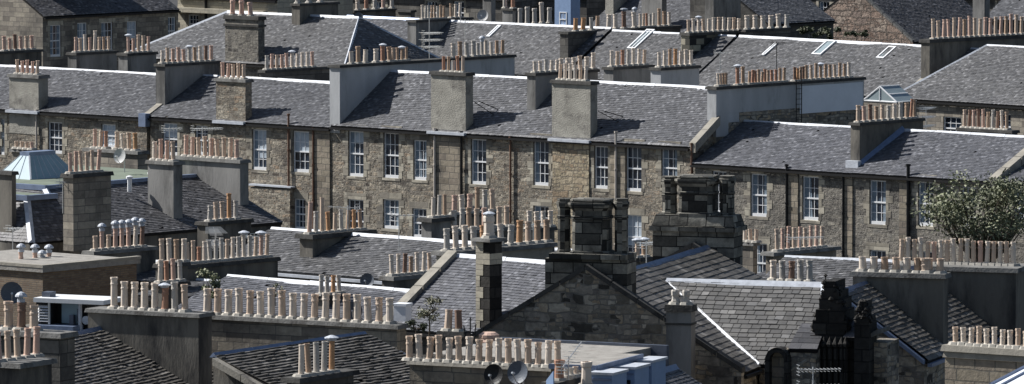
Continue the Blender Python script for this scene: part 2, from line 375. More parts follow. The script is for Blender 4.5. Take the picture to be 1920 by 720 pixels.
# ---------------------------------------------------------------- houses
def house(fr, name, label, eave, L, R, ridge, d=None, v0=0., wall='rubble_tan', slate='slate_grey', back='ashlar_dark', hipL=0., hipR=0.,
          win=(), zb=0., ridgemat='zinc_white', gutter=True, cat='house', group=None, sl={}, backslope=True, winargs={}, over=.12, ridgew=.115, mono=False, vergeR=None, vergeL=None, eavemat='iron_black'):
    ue, ze = fr.onv(eave[0], eave[1], v0)
    uL, uR = fr.su(L, v0, ze), fr.su(R, v0, ze)
    if d is None:
        vr, zr = fr.onu(ridge[0], ridge[1], uL+hipL); d = vr-v0
    else: zr = fr.onv(ridge[0], ridge[1], v0+d)[1]
    loc = fr.p((uL+uR)/2, v0+d, zb); h = thing(name, label, cat, tuple(loc), group)
    print('HOUSE %-34s len %.1f half %.1f eave z %.1f ridge z %.1f pitch %.0f  Y %.0f-%.0f' % (label[:34], uR-uL, d, ze, zr, math.degrees(math.atan2(zr-ze, d)), fr.p(uL, v0, 0).y, fr.p(uR, v0, 0).y))
    v2 = v0+2*d
    holes = []; specs = []
    for w in win:
        (l, r, t, b) = w[:4]; a0, z0 = fr.onv(l, b, v0); a1 = fr.su(r, v0, z0); z1 = fr.onv(l, t, v0)[1]
        z1 = min(z1, ze-.12); holes.append((a0-uL, a1-uL, z0, z1)); specs.append(w[4] if len(w) > 4 else {})
    mb = MB(); wallgrid(mb, fr.p(uL, v0, 0), fr.u, uR-uL, zb, ze, holes, fr.v)
    q = fr.p
    if mono: v2 = v0+d; backslope = False; mb.face([q(uL, v2, zb), q(uR, v2, zb), q(uR, v2, zr-.05), q(uL, v2, zr-.05)])
    else: mb.face([q(uL, v2, zb), q(uR, v2, zb), q(uR, v2, ze), q(uL, v2, ze)])
    for u, hp in ((uL, hipL), (uR, hipR)):
        if mono: mb.face([q(u, v0, zb), q(u, v2, zb), q(u, v2, zr-.05), q(u, v0, ze)])
        elif hp: mb.face([q(u, v0, zb), q(u, v2, zb), q(u, v2, ze), q(u, v0, ze)])
        else: mb.face([q(u, v0, zb), q(u, v2, zb), q(u, v2, ze), q(u, v0+d, zr-.05), q(u, v0, ze)])
    mb.build('wall', wall, h)
    for (a0, a1, z0, z1), sp_ in zip(holes, specs):
        sash(h, fr.p(uL, v0, 0), fr.u, fr.v, a0, a1, z0, z1, **{**winargs, **sp_})
    e = over; sl_ = (zr-ze)/d
    front = [q(uL, v0-e, ze-e*sl_+.06), q(uR, v0-e, ze-e*sl_+.06), q(uR-hipR, v0+d, zr+.06), q(uL+hipL, v0+d, zr+.06)]
    slope(h, front, slate, **sl)
    if backslope:
        bk = [q(uL, v2+e, ze-e*sl_+.06), q(uR, v2+e, ze-e*sl_+.06), q(uR-hipR, v0+d, zr+.06), q(uL+hipL, v0+d, zr+.06)]
        slope(h, bk, slate, **{**sl, 'width': .8, 'course': .5})
    for u, hp, s_ in ((uL, hipL, -1), (uR, hipR, 1)):
        if hp: slope(h, [q(u, v0-e, ze-e*sl_+.06), q(u, v2+e, ze-e*sl_+.06), q(u-s_*hp, v0+d, zr+.06)], slate, **sl)
    r = MB(); rw = ridgew
    a, b = uL+hipL, uR-hipR
    def ridgebar(A, B, w=rw, hgt=.06):
        r.prism([A+Z*.02-fr.v*w-Z*w*sl_, A+Z*(.05+hgt), A+Z*.02+fr.v*w-Z*w*sl_], [B+Z*.02-fr.v*w-Z*w*sl_, B+Z*(.05+hgt), B+Z*.02+fr.v*w-Z*w*sl_])
    L_ = b-a; k = max(1, int(L_/1.8))
    for i in range(k):
        j0, j1 = (random.random()-.5)*.02, (random.random()-.5)*.02
        ridgebar(q(a+L_*i/k, v0+d, zr+.06+j0), q(a+L_*(i+1)/k-.015, v0+d, zr+.06+j1))
    for u, hp, s_ in ((uL, hipL, 1), (uR, hipR, -1)):
        if hp:
            for vv in (v0-e, v2+e):
                A = q(u, vv, ze-e*sl_+.06); B = q(u+s_*hp, v0+d, zr+.06); dd = (B-A).normalized(); sd = dd.cross(Z).normalized()
                r.prism([A-sd*.1, A+Z*.11, A+sd*.1], [B-sd*.1, B+Z*.11, B+sd*.1])
    r.build('ridge_flashing', ridgemat, h)
    if gutter:
        g = MB(); g.box(fr, uL, uR, v0-e-.12, v0-e+.02, ze-e*sl_-.1, ze-e*sl_+.0); g.build('gutter', eavemat, h)
    h['_u'] = (uL, uR); h['_z'] = (ze, zr); h['_v'] = (v0, d)
    return h

def roof_z(h, v):
    ze, zr = h['_z']; v0, d = h['_v']; return zr-(zr-ze)*abs(v-v0-d)/d

def skew(h, fr, ua, ub, va, vb, up=.16, mat='skew_stone', block=None, name='skew_coping'):
    mb = MB(); za, zb_ = roof_z(h, va)+.06, roof_z(h, vb)+.06; q = fr.p
    n = max(1, int(abs(vb-va)/.8))
    for i in range(n):
        t0, t1 = i/n, (i+1)/n-.012; w0, w1 = va+(vb-va)*t0, va+(vb-va)*t1; z0, z1 = za+(zb_-za)*t0, za+(zb_-za)*t1
        a = [q(ua, w0, z0-.25), q(ub, w0, z0-.25), q(ub, w0, z0+up), q(ua, w0, z0+up)]; b = [q(ua, w1, z1-.25), q(ub, w1, z1-.25), q(ub, w1, z1+up), q(ua, w1, z1+up)]
        mb.prism(a, b)
    o = mb.build(name, mat, h)
    if block:
        m2 = MB(); m2.box(fr, ua-.05, ub+.05, va-.35, va-.01, za-.45, za+up+.02); m2.build('skew_block', block, h)
    return o

# ---------------------------------------------------------------- chimneys
POTS = {}
def pot_mesh(kind, mat, ht, cowl=None):
    key = (kind, mat, round(ht/.06), cowl)
    if key in POTS: return POTS[key]
    ht = round(ht/.06)*.06; mb = MB(); n = 12; R = .134
    if kind == 'roll': pr = [(R*1.2, 0), (R*1.2, .05), (R*1.02, .08), (R*.98, ht*.5), (R*.92, ht-.24), (R*1.06, ht-.23), (R*1.06, ht-.19), (R*.95, ht-.17), (R*.95, ht-.08), (R*1.12, ht-.06), (R*1.1, ht), (R*.8, ht), (R*.75, ht-.12)]
    elif kind == 'band': pr = [(R*1.1, 0), (R*1.02, .06), (R*.9, ht-.14), (R*1.1, ht-.12), (R*1.14, ht-.02), (R*1.05, ht), (R*.82, ht), (R*.75, ht-.12)]
    elif kind == 'oct': n = 8; pr = [(R*1.25, 0), (R*1.25, .1), (R*1.1, .13), (R*1.02, ht-.2), (R*1.22, ht-.16), (R*1.22, ht-.04), (R*1.05, ht), (R*.82, ht), (R*.75, ht-.12)]
    elif kind == 'square': n = 4; R *= 1.25; pr = [(R*1.15, 0), (R*1.15, ht*.18), (R, ht*.2), (R, ht-.16), (R*1.2, ht-.13), (R*1.2, ht), (R*.85, ht), (R*.8, ht-.1)]
    else: pr = [(R*1.05, 0), (R*.98, ht*.5), (R*.92, ht-.05), (R*1.02, ht-.04), (R*1.02, ht), (R*.8, ht), (R*.76, ht-.12)]
    mb.lathe((0, 0, 0), pr, n, pi/4)
    me = mb.build('chimney_pot', mat, None); m = me.data; bpy.data.objects.remove(me)
    if kind not in ('oct', 'square'):
        m.polygons.foreach_set('use_smooth', [True]*len(m.polygons))
    POTS[key] = m; return m
COWLS = {}
def cowl_mesh(kind):
    if kind in COWLS: return COWLS[kind]
    mb = MB()
    if kind == 'hood':
        mb.lathe((0, 0, 0), [(.11, 0), (.11, .1), (.06, .1), (.06, .16)], 10); mb.lathe((0, 0, .16), [(.17, 0), (.16, .05), (.1, .11), (.03, .14)], 10)
    elif kind == 'cap':
        mb.lathe((0, 0, 0), [(.13, 0), (.14, .05), (.2, .06), (.2, .09), (.05, .15)], 10)
    elif kind == 'hat':
        for a in range(4): mb.tube((.1*cos(a*pi/2), .1*sin(a*pi/2), 0), (.1*cos(a*pi/2), .1*sin(a*pi/2), .14), .012, 4)
        mb.lathe((0, 0, .13), [(.22, 0), (.21, .04), (.1, .08)], 10)
    o = mb.build('cowl', 'zinc_white' if kind != 'hat' else 'aluminium', None); m = o.data; bpy.data.objects.remove(o); COWLS[kind] = m; return m
PAL = {'buff': ['clay_buff', 'clay_buff', 'clay_cream', 'clay_tan'], 'pink': ['clay_pink', 'clay_pink', 'clay_buff'], 'cream': ['clay_cream', 'clay_cream', 'clay_buff', 'clay_grey'],
       'mix': ['clay_buff', 'clay_cream', 'clay_tan', 'clay_grey', 'clay_buff', 'clay_terracotta'], 'warm': ['clay_buff', 'clay_tan', 'clay_terracotta', 'clay_buff', 'clay_orange', 'clay_cream'],
       'terra': ['clay_terracotta', 'clay_tan', 'clay_orange', 'clay_brown', 'clay_tan'], 'pale': ['clay_cream', 'clay_grey', 'clay_cream'], 'brown': ['clay_tan', 'clay_tan', 'clay_terracotta']}
def put_pot(st, p, mat, ht, kind='roll', cowl=None, s=1., sw=1.):
    m = pot_mesh(kind, mat, ht/s)
    o = bpy.data.objects.new('chimney_pot', m); COL.objects.link(o); o.parent = st; o.location = Vector(p)-world_loc(st); o.rotation_euler = (random.gauss(0, .026), random.gauss(0, .026), random.random()*.3)
    sx = s*(1+.08*(random.random()-.5)); o.scale = (sx*sw, sx*sw, s)
    if cowl:
        c = bpy.data.objects.new('cowl', cowl_mesh(cowl)); COL.objects.link(c); c.parent = st; c.location = Vector(p)+Z*(round(ht/s/.06)*.06*s-.01)-world_loc(st)
def stack(h, fr, tl, v0, pxR, pxS, drop, mat='harling', cope='cope_stone', pots=None, copeh=.14, over=.09, bands=(), name='chimney_stack', copes=1, base=None):
    """tl = pixel of the top left front corner, pxR = right edge of the front face, pxS = right edge of the side face, drop = metres of stack below the top (or None: to base)"""
    u0, zt = fr.onv(tl[0], tl[1], v0); u1 = fr.su(pxR, v0, zt); v1 = fr.sv(pxS, u1, zt)
    zt0 = zt-copeh*copes
    mb = MB(); mb.box(fr, u0, u1, v0, v1, zt-drop, zt0+.002)
    st = mb.build(name, mat, h)
    c = MB()
    for i in range(copes):
        o = over*(1+.8*i); c.box(fr, u0-o, u1+o, v0-o, v1+o, zt0+copeh*i, zt0+copeh*(i+1)-.004, top=.03)
    for (dz, hh, o) in bands: c.box(fr, u0-o, u1+o, v0-o, v1+o, zt-dz-hh, zt-dz)
    c.build('cope', cope, st)
    along_u = (u1-u0) > (v1-v0)
    for pr in (pots or []):
        n = pr['n']; pal = PAL.get(pr.get('pal', 'buff'), None) or [pr['pal']]; ht = pr.get('h', .75); seq = pr.get('seq'); kinds = pr.get('kinds', ['roll'])
        f0, f1 = pr.get('f', (None, None)); px = pr.get('px'); off = pr.get('off', 0.); s_ = pr.get('s', 1.)
        cm = MB(); uc, vc = (u0+u1)/2, (v0+v1)/2; sw = pr.get('sw', 1.)
        if px and n > 1: sw = min(sw, max(.55, .8*abs(px[1]-px[0])/(n-1)/(.31*s_*FP/fr.p(u0, v0, 0).y)))
        for i in range(n):
            t = i/(n-1) if n > 1 else .5
            if px:
                x = px[0]+(px[1]-px[0])*t
                if along_u: uu, vv = fr.su(x, vc+off, zt), vc+off
                else: uu, vv = uc+off, fr.sv(x, uc+off, zt)
            elif along_u: uu, vv = u0+.25+(u1-u0-.5)*t, vc+off
            else: uu, vv = uc+off, v0+.25+(v1-v0-.5)*t
            k = (seq[i % len(seq)] if seq else random.choice(pal)); cow = None; hh = ht
            if isinstance(k, tuple): k, hh, cow = (list(k)+[None]*3)[:3]; hh = hh or ht
            if k is None: continue
            k = k if k.startswith('clay') else 'clay_'+k
            hh *= 1+.14*(random.random()-.5)
            zf = .04+.02*random.random()
            cm.lathe(fr.p(uu, vv, zt-.01), [(.24*s_, 0), (.19*s_, zf+.03), (.1, zf+.03)], 8)
            put_pot(st, fr.p(uu, vv, zt+.015), k, hh, pr['kinds'][i % len(kinds)] if 'kinds' in pr else 'roll', cow if cow else (pr.get('cowl') if random.random() < pr.get('cowlp', 0) else None), s_, sw)
        cm.build('haunching', 'mortar_pale', st)
    st['_g'] = (u0, u1, v0, v1, zt)
    return st
# ================================================================ the main terrace
M = Fr(640, 238, 345, 42)
GT = 'houses of the long rubble terrace'
def B(x): return {'blind': x}
T1 = house(M, 'terraced_house', 'leftmost tan rubble terraced house, a rough square chimney rising from its eaves', (283, 222), -175, 275, (80, 131), d=3.7,
  win=[(-30, -4, 218, 285), (-12+0, 8, 221, 290) if False else (-60, -38, 216, 284), (90, 117, 228, 287), (190, 217, 232, 276, B(.02)), (0, 9, 222, 290)], group=GT)
T2 = house(M, 'terraced_house', 'tan terraced house with a rusty downpipe and half drawn blinds, between two tall party walls', (480, 231), 282, 622, (470, 150), d=3.7,
  win=[(305, 333, 230, 290, B(.55)), (366, 390, 235, 290), (473, 500, 242, 318, B(.3)), (549, 580, 245, 322, B(.5)), (473, 500, 372, 430), (551, 573, 372, 430), (366, 390, 372, 420)], group=GT)
T3 = house(M, 'terraced_house', 'widest terraced house, tan rubble under two tall square harled chimneys', (640, 236), 623, 1296, (890, 145), d=3.7,
  win=[(653, 682, 245, 330, B(.75)), (719, 748, 248, 333), (775, 800, 262, 337), (883, 912, 260, 345), (1000, 1029, 262, 347), (1114, 1140, 273, 353), (1173, 1203, 270, 358), (1240, 1270, 273, 352),
       (652, 682, 373, 455), (718, 748, 373, 428), (773, 800, 390, 445), (883, 912, 385, 465), (1000, 1029, 385, 470), (1114, 1140, 400, 478), (1173, 1203, 402, 485, B(.3))], group=GT)
T4 = house(M, 'terraced_house', 'lower terraced house, dark slates, right of the pale gable wall with the ladder', (1400, 313), 1300, 1600, (1500, 237), d=3.7,
  win=[(1335, 1362, 320, 400), (1407, 1438, 325, 405), (1504, 1535, 330, 412), (1407, 1438, 455, 530), (1504, 1535, 458, 535)], group=GT, wall='rubble_grey', slate='slate_blue')
T5 = house(M, 'terraced_house', 'end terraced house partly behind the bushy tree, dark drainpipes on its grey rubble front', (1650, 328), 1600, 1858, (1700, 248), d=3.7,
  win=[(1630, 1661, 337, 420), (1721, 1750, 340, 423), (1802, 1830, 350, 427), (1630, 1661, 468, 545), (1721, 1750, 470, 545)], group=GT, wall='rubble_grey', slate='slate_blue')
T6 = house(M, 'terraced_house', 'terraced house cut by the right edge of the view, its eaves lower than its neighbour', (1900, 344), 1862, 2050, (1900, 285), d=3.7,
  win=[(1900, 1926, 352, 430)], group=GT, wall='rubble_grey', slate='slate_blue')
# C1: party stack cut by the left frame edge
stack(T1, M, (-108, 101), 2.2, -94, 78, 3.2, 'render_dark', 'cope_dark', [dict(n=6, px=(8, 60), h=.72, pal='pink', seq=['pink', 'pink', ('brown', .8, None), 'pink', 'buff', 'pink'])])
stack(T1, M, (17, 138), -.02, 72, 90, 3.1, 'harling', 'cope_stone', [dict(n=5, px=(33, 70), h=.72, pal='pink')], copeh=.18)
m = MB(); u0 = M.su(16, -.05, T1['_z'][0]); u1 = M.su(76, -.05, T1['_z'][0]); m.box(M, u0, u1, -.3, -.03, T1['_z'][0]-.12, T1['_z'][0]+.02); m.build('lead_apron', 'zinc_white', T1)
stack(T2, M, (292, 119), .9, 309, 411, 3.4, 'render_grey', 'cope_dark', [dict(n=10, px=(304, 396), h=.72, seq=['cream', 'buff', 'pink', 'pink', 'pink', ('grey', .75, 'cap'), 'tan', 'pale' if False else 'cream', 'brown', 'pink'])])
uL2 = T2['_u'][0]
skew(T1, M, uL2-.42, uL2-.02, -.05, .9, up=.2, block='lead_blue')
stack(T2, M, (405, 146), -.02, 460, 472, 3.1, 'rubble_tan', 'cope_stone', [dict(n=5, px=(418, 457), h=.75, pal='pink')], copeh=.16)
m = MB(); u0 = M.su(404, -.05, T2['_z'][0]); u1 = M.su(462, -.05, T2['_z'][0]); m.box(M, u0, u1, -.3, -.03, T2['_z'][0]-.1, T2['_z'][0]+.04); m.build('lead_apron', 'zinc_white', T2)
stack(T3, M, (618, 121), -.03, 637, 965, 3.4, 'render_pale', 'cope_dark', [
  dict(n=3, px=(659, 685), h=.62, seq=['cream', ('tan', .8), 'cream'], kinds=['plain', 'band']), dict(n=3, px=(705, 731), h=.7, seq=['cream', ('terracotta', .75, 'cap'), 'tan']), dict(n=4, px=(737, 762), h=.65, seq=['buff', 'tan', ('tan', .6, 'cap'), 'tan']),
  dict(n=4, px=(850, 888), h=.75, seq=['cream', 'tan', 'grey', 'grey']), dict(n=2, px=(896, 904), h=.7, seq=['grey', ('grey', .7, 'hood')]), dict(n=4, px=(911, 942), h=.72, seq=['cream', 'cream', 'tan', 'tan'], kinds=['plain'])])
stack(T3, M, (808, 133), -.02, 873, 887, 3.2, 'harling', 'cope_dark', [dict(n=5, px=(832, 868), h=.72, seq=['terracotta', 'tan', ('grey', .6), ('terracotta', .8), 'buff'], kinds=['plain', 'band'])], copeh=.17)
stack(T3, M, (988, 136), 1.6, 1004, 1121, 2.9, 'render_grey', 'cope_dark', [dict(n=5, px=(1003, 1044), h=.55, pal='cream'), dict(n=6, px=(1052, 1112), h=.62, seq=['cream', 'cream', 'cream', 'buff', 'cream', ('cream', .8)])])
stack(T3, M, (1035, 149), -.02, 1107, 1120, 3.2, 'harling', 'cope_dark', [dict(n=6, px=(1050, 1098), h=.75, pal='cream')], copeh=.17)
for a, b in ((806, 876), (1033, 1110)):
    ze = T3['_z'][0]; m = MB(); m.box(M, M.su(a, -.05, ze), M.su(b, -.05, ze), -.3, -.03, ze-.1, ze+.03); m.build('lead_apron', 'zinc_white', T3)
# P4 pale rendered gable with ladder
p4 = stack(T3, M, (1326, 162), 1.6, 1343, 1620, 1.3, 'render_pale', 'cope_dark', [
  dict(n=4, px=(1347, 1361), h=.6, seq=['cream', 'buff', 'tan', 'tan']), dict(n=2, px=(1383, 1393), h=.85, seq=[('terracotta', .9, 'cap'), 'tan']), dict(n=7, px=(1405, 1440), h=.6, pal='brown'), dict(n=4, px=(1447, 1470), h=.62, pal='brown'),
  dict(n=4, px=(1490, 1506), h=.65, pal='terra'), dict(n=10, px=(1512, 1592), h=.72, seq=['tan', 'buff', 'tan', ('tan', .7, 'cap'), 'tan', 'tan', 'buff', 'tan', 'tan', 'cream'])])
g = p4['_g']; zt = g[4]
m = MB(); m.box(M, g[0]+.02, g[1]-.02, g[2]+.02, g[3], 7, zt-1.3); m.build('gable_wall', 'rubble_dark', T3)
m = MB(); m.box(M, g[0], g[1], g[2], g[2]+.9, zt-2.4, zt-1.302); m.box(M, g[0]+.01, g[1]-.004, g[2]+.9, g[2]+1.7, zt-1.75, zt-1.304); m.build('rendered_pier', 'render_pale', T3)
vA, vB = M.sv(1500, g[1], zt-1), g[3]-.1
m = MB(); m.box(M, g[1]-.1, g[1]+.012, vA, vB, M.onu(1505, 213, g[1])[1], zt-.25); m.build('render_panel', 'render_white', T3)
uE = T3['_u'][1]; skew(T3, M, uE-.05, uE+.35, -.1, 1.75, up=.2)
m = MB(); x = g[1]+.16
for vv in (M.sv(1493, x, zt-1), M.sv(1503, x, zt-1)):
    m.tube(M.p(x, vv, zt-3.2), M.p(x, vv, zt+.1), .025, 5); m.tube(M.p(x, vv, zt+.1), M.p(x-.1, vv, zt+.55), .025, 5)
va, vb = M.sv(1493, x, zt-1), M.sv(1503, x, zt-1)
for i in range(14): m.tube(M.p(x, va, zt-3.1+i*.25), M.p(x, vb, zt-3.1+i*.25), .016, 4)
tag(m.build('ladder', 'iron_black', None, tuple(M.p(x, va, zt-3.2))), 'black iron ladder fixed to the pale rendered gable wall of the terrace', 'ladder')
# P5
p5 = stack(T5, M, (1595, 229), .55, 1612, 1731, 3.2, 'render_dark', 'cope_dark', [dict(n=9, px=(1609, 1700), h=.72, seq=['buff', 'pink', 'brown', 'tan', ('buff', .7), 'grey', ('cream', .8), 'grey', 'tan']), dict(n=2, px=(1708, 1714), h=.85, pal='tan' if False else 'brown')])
m = MB(); m.box(M, p5['_g'][0]-.1, p5['_g'][1]+.1, .3, .56, roof_z(T5, .5)-.05, roof_z(T5, .5)+.32); m.build('lead_apron', 'zinc_white', T5)
m = MB(); gu = p5['_g'][1]
for (va, vb) in ((.55, 3.7),): m.prism([M.p(gu-.02, va, roof_z(T5, va)), M.p(gu+.22, va, roof_z(T5, va)+.02), M.p(gu+.22, va, roof_z(T5, va)+.1), M.p(gu+.02, va, roof_z(T5, va)+.3)], [M.p(gu-.02, vb, roof_z(T5, vb)), M.p(gu+.22, vb, roof_z(T5, vb)+.02), M.p(gu+.22, vb, roof_z(T5, vb)+.1), M.p(gu+.02, vb, roof_z(T5, vb)+.3)])
m.build('side_flashing', 'lead_blue', T5)
skew(T5, M, T5['_u'][1]-.05, T5['_u'][1]+.4, -.1, 3.7, up=.18)
# downpipes
def pipe(h, px, py0, py1, mat, r=.05, v=-.1):
    u, z0 = M.onv(px, py0, v); z1 = M.onv(px, py1, v)[1]; m = MB(); m.tube(M.p(u, v, z0), M.p(u, v, z1), r, 8)
    z = z0
    while z > z1: m.tube(M.p(u, v, z), M.p(u, v, z-.09), r*1.5, 8); z -= 1.8
    m.build('downpipe', mat, h)
for h_, px, y0, y1, mt, r in ((T1, 68, 205, 480, 'pipe_pale', .05), (T2, 541, 213, 480, 'pipe_rust', .055), (T2, 587, 240, 480, 'pipe_rust', .05), (T3, 815, 240, 520, 'pipe_pale', .06), (T3, 865, 246, 520, 'iron_black', .05), (T3, 957, 256, 520, 'pipe_rust', .05),
    (T3, 1155, 246, 520, 'pipe_pale', .06), (T4, 1475, 308, 600, 'iron_black', .06), (T4, 1581, 326, 600, 'iron_black', .05), (T5, 1703, 308, 600, 'iron_black', .08), (T3, 1297, 268, 520, 'pipe_rust', .05)):
    pipe(h_, px, y0, y1, mt, r)
# shallow chimney breasts of dressed stone between the windows
for h_, a, b, y in ((T3, 816, 862, 246), (T3, 1036, 1104, 258), (T3, 1143, 1172, 262), (T2, 587, 618, 240), (T4, 1476, 1496, 318), (T5, 1686, 1702, 332), (T4, 1582, 1598, 328)):
    ze = h_['_z'][0]; m = MB(); m.box(M, M.su(a, -.06, ze-1), M.su(b, -.06, ze-1), -.06, .1, 2, ze-.15); m.build('flue_breast', 'ashlar_tan' if h_ is not T3 or a != 1036 else 'rubble_gold', h_)

t = M; z1 = M.onv(467, 347, -.4)[1]; ua, ub = M.su(467, -.4, z1), M.su(541, -.4, z1)
m = MB(); m.box(M, ua, ub, -.3, -.02, 2, z1-.1); tag_ = thing('lean_to', 'low rubble lean to with a white edged roof against the terrace', 'lean-to', tuple(M.p(ua, -1, 2)), None); m.build('wall', 'rubble_tan', tag_)
m = MB(); m.box(M, ua-.1, ub+.1, -.36, -.02, z1-.02, z1+.06); m.build('roof', 'zinc_white', tag_)

for h_, st_px, (x, y) in ((T3, (888, 190), (926, 214)), (T3, (1121, 208), (1161, 226))):
    u1_ = M.su(st_px[0], .5, 15); z1_ = M.onv(st_px[0], st_px[1], .5)[1]; u2_ = M.su(x, 1.2, 14.5); m = MB()
    for k in (0, .35): m.tube(M.p(u1_, .5+k, z1_), M.p(u2_, 1.2+k, roof_z(h_, 1.2+k)+.08), .022, 5)
    m.build('stay_rods', 'iron_black', h_)
# ================================================================ helpers for the other blocks
def vY(fr, px, py, Y): return (P(px, py, Y)-fr.o).dot(fr.v)
def roofhit(h, fr, px, py):
    ze, zr = h['_z']; v0, d = h['_v']; A = fr.p(0, v0, ze+.06); n = fr.u.cross(fr.v*d+Z*(zr-ze)).normalized()
    p = hit(px, py, A, n)-fr.o; return p.dot(fr.u), p.dot(fr.v)
def skylight(h, fr, bl, tr, name='skylight', frame='white_paint', up=.12, glass='glass_pale', bars=1):
    """window lying on the front slope; bl/tr = pixels of the bottom left and top right corners"""
    u0, v0 = roofhit(h, fr, *bl); u1, v1 = roofhit(h, fr, *tr)
    ze, zr = h['_z']; va, d = h['_v']; s = (zr-ze)/d; q = lambda u, v, k: fr.p(u, v, ze+.06+(v-va)*s)+nn*k
    nn = fr.u.cross(fr.v*d+Z*(zr-ze)).normalized(); nn = nn if nn.z > 0 else -nn
    m = MB(); w = .09
    def bx(a, b, c, e, hh=up, lo=-.05): m.prism([q(a, c, lo), q(b, c, lo), q(b, e, lo), q(a, e, lo)], [q(a, c, hh), q(b, c, hh), q(b, e, hh), q(a, e, hh)])
    bx(u0, u0+w, v0, v1); bx(u1-w, u1, v0, v1); bx(u0+w, u1-w, v0, v0+w); bx(u0+w, u1-w, v1-w, v1)
    for i in range(1, bars+1): x = u0+(u1-u0)*i/(bars+1); bx(x-.025, x+.025, v0+w, v1-w, up-.01)
    o = m.build(name, frame, h)
    g = MB(); g.prism([q(u0+w, v0+w, -.02), q(u1-w, v0+w, -.02), q(u1-w, v1-w, -.02), q(u0+w, v1-w, -.02)], [q(u0+w, v0+w, up-.05), q(u1-w, v0+w, up-.05), q(u1-w, v1-w, up-.05), q(u0+w, v1-w, up-.05)])
    g.build('glazing', glass, o); return o
def verge(h, fr, u, pts, thick=.3, mat='skew_stone', name='gable_coping', dirn='u', wid=.16):
    """stone coping along a gable line; pts = pixels hit on the plane u = const (dirn 'u') or v = const"""
    m = MB(); W = []
    for (x, y) in pts:
        if dirn == 'u': v, z = fr.onu(x, y, u); W.append(fr.p(u, v, z))
        else: uu, z = fr.onv(x, y, u); W.append(fr.p(uu, u, z))
    ax = fr.u if dirn == 'u' else fr.v
    for a, b in zip(W, W[1:]):
        n = max(1, int((b-a).length/.9))
        for i in range(n):
            c, e = a.lerp(b, i/n), a.lerp(b, (i+1)/n-.01)
            m.prism([c, c+ax*thick, c+ax*thick-Z*wid, c-Z*wid], [e, e+ax*thick, e+ax*thick-Z*wid, e-Z*wid])
    return m.build(name, mat, h)
def gable_wall(h, fr, v, pts, zb, thick, mat, name='gable_parapet'):
    """parapet gable: pixel outline on the plane v = const, closed down to zb"""
    W = [fr.p(*((lambda a: (a[0], v, a[1]))(fr.onv(x, y, v)))) for x, y in pts]
    lo0 = W[0].copy(); lo0.z = zb; lo1 = W[-1].copy(); lo1.z = zb
    poly = [lo0]+W+[lo1]; m = MB(); m.prism(poly, [p+fr.v*thick for p in poly]); return m.build(name, mat, h)
def dish(px, py, Y, rpx, label, mat='dish_grey', face=(-.35, -1, .25), base=None, group='satellite dishes'):
    c = P(px, py, Y); r = rpx*Y/FP; f = Vector(face).normalized(); x = f.orthogonal().normalized(); y = f.cross(x)
    t = thing('satellite_dish', label, 'satellite dish', tuple(c-f*.2), group); m = MB(); n = 20; prev = None
    for k in range(5):
        rr = r*k/4; dp = .28*r*(k/4)**2
        ring = [c+f*(dp-.28*r)+(x*cos(2*pi*i/n)+y*sin(2*pi*i/n))*rr for i in range(n)]
        if prev:
            for i in range(n):
                j = (i+1) % n; m.face([prev[i], prev[j], ring[j], ring[i]], .5); m.face([prev[i]-f*.02, prev[j]-f*.02, ring[j]-f*.02, ring[i]-f*.02], .5)
        prev = ring
    for i in range(n): j = (i+1) % n; m.face([prev[i], prev[j], prev[j]-f*.02, prev[i]-f*.02])
    m.build('dish', mat, t, smooth=False)
    a = MB(); lo = c-Z*r; fo = c+f*r*.9-Z*r*.15; a.tube(lo, fo, .015, 5); a.tube(fo, fo-f*.12, .035, 6); a.tube(c-f*.28*r, c-f*(.28*r+.25), .03, 6); a.tube(c-f*(.28*r+.25), c-f*(.28*r+.25)-Z*(r+.35), .025, 6)
    a.build('arm', 'aluminium', t); return t
def aerial(px, py0, py1, Y, label, n=7, az=20, tilt=0, L=1.1, boomy=None, mat='aluminium', w=.32, extra=0):
    b = P(px, py0, Y); t_ = P(px, py1, Y); t_.x, t_.y = b.x, b.y; t = thing('television_aerial', label, 'aerial', tuple(b), 'television aerials')
    m = MB(); m.tube(b, t_, .02, 5); m.build('mast', mat, t)
    a = radians(az); d = Vector((cos(a), sin(a), sin(radians(tilt)))).normalized(); s = Vector((-sin(a), cos(a), 0)); m = MB()
    for e in range(1+extra):
        c = t_-Z*(.08+.45*e) if boomy is None else P(px, boomy, Y)-Z*.35*e; c.x, c.y = b.x, b.y
        m.tube(c-d*L*.35, c+d*L*.65, .016, 4)
        for i in range(n):
            q = c+d*(L*(-.33+.97*i/(n-1))); ww = w*(1-.35*i/n); m.tube(q-s*ww+Z*.02, q+s*ww+Z*.02, .011, 4); m.tube(q-s*ww*.6-Z*.05, q+s*ww*.6-Z*.05, .009, 4)
        q = c-d*L*.35
        for zz in (-.14, -.05, .05, .14): m.tube(q-s*.17+Z*zz, q+s*.17+Z*zz, .01, 4)
        m.tube(q-Z*.15, q+Z*.15, .012, 4)
    m.build('antenna', mat, t); return t

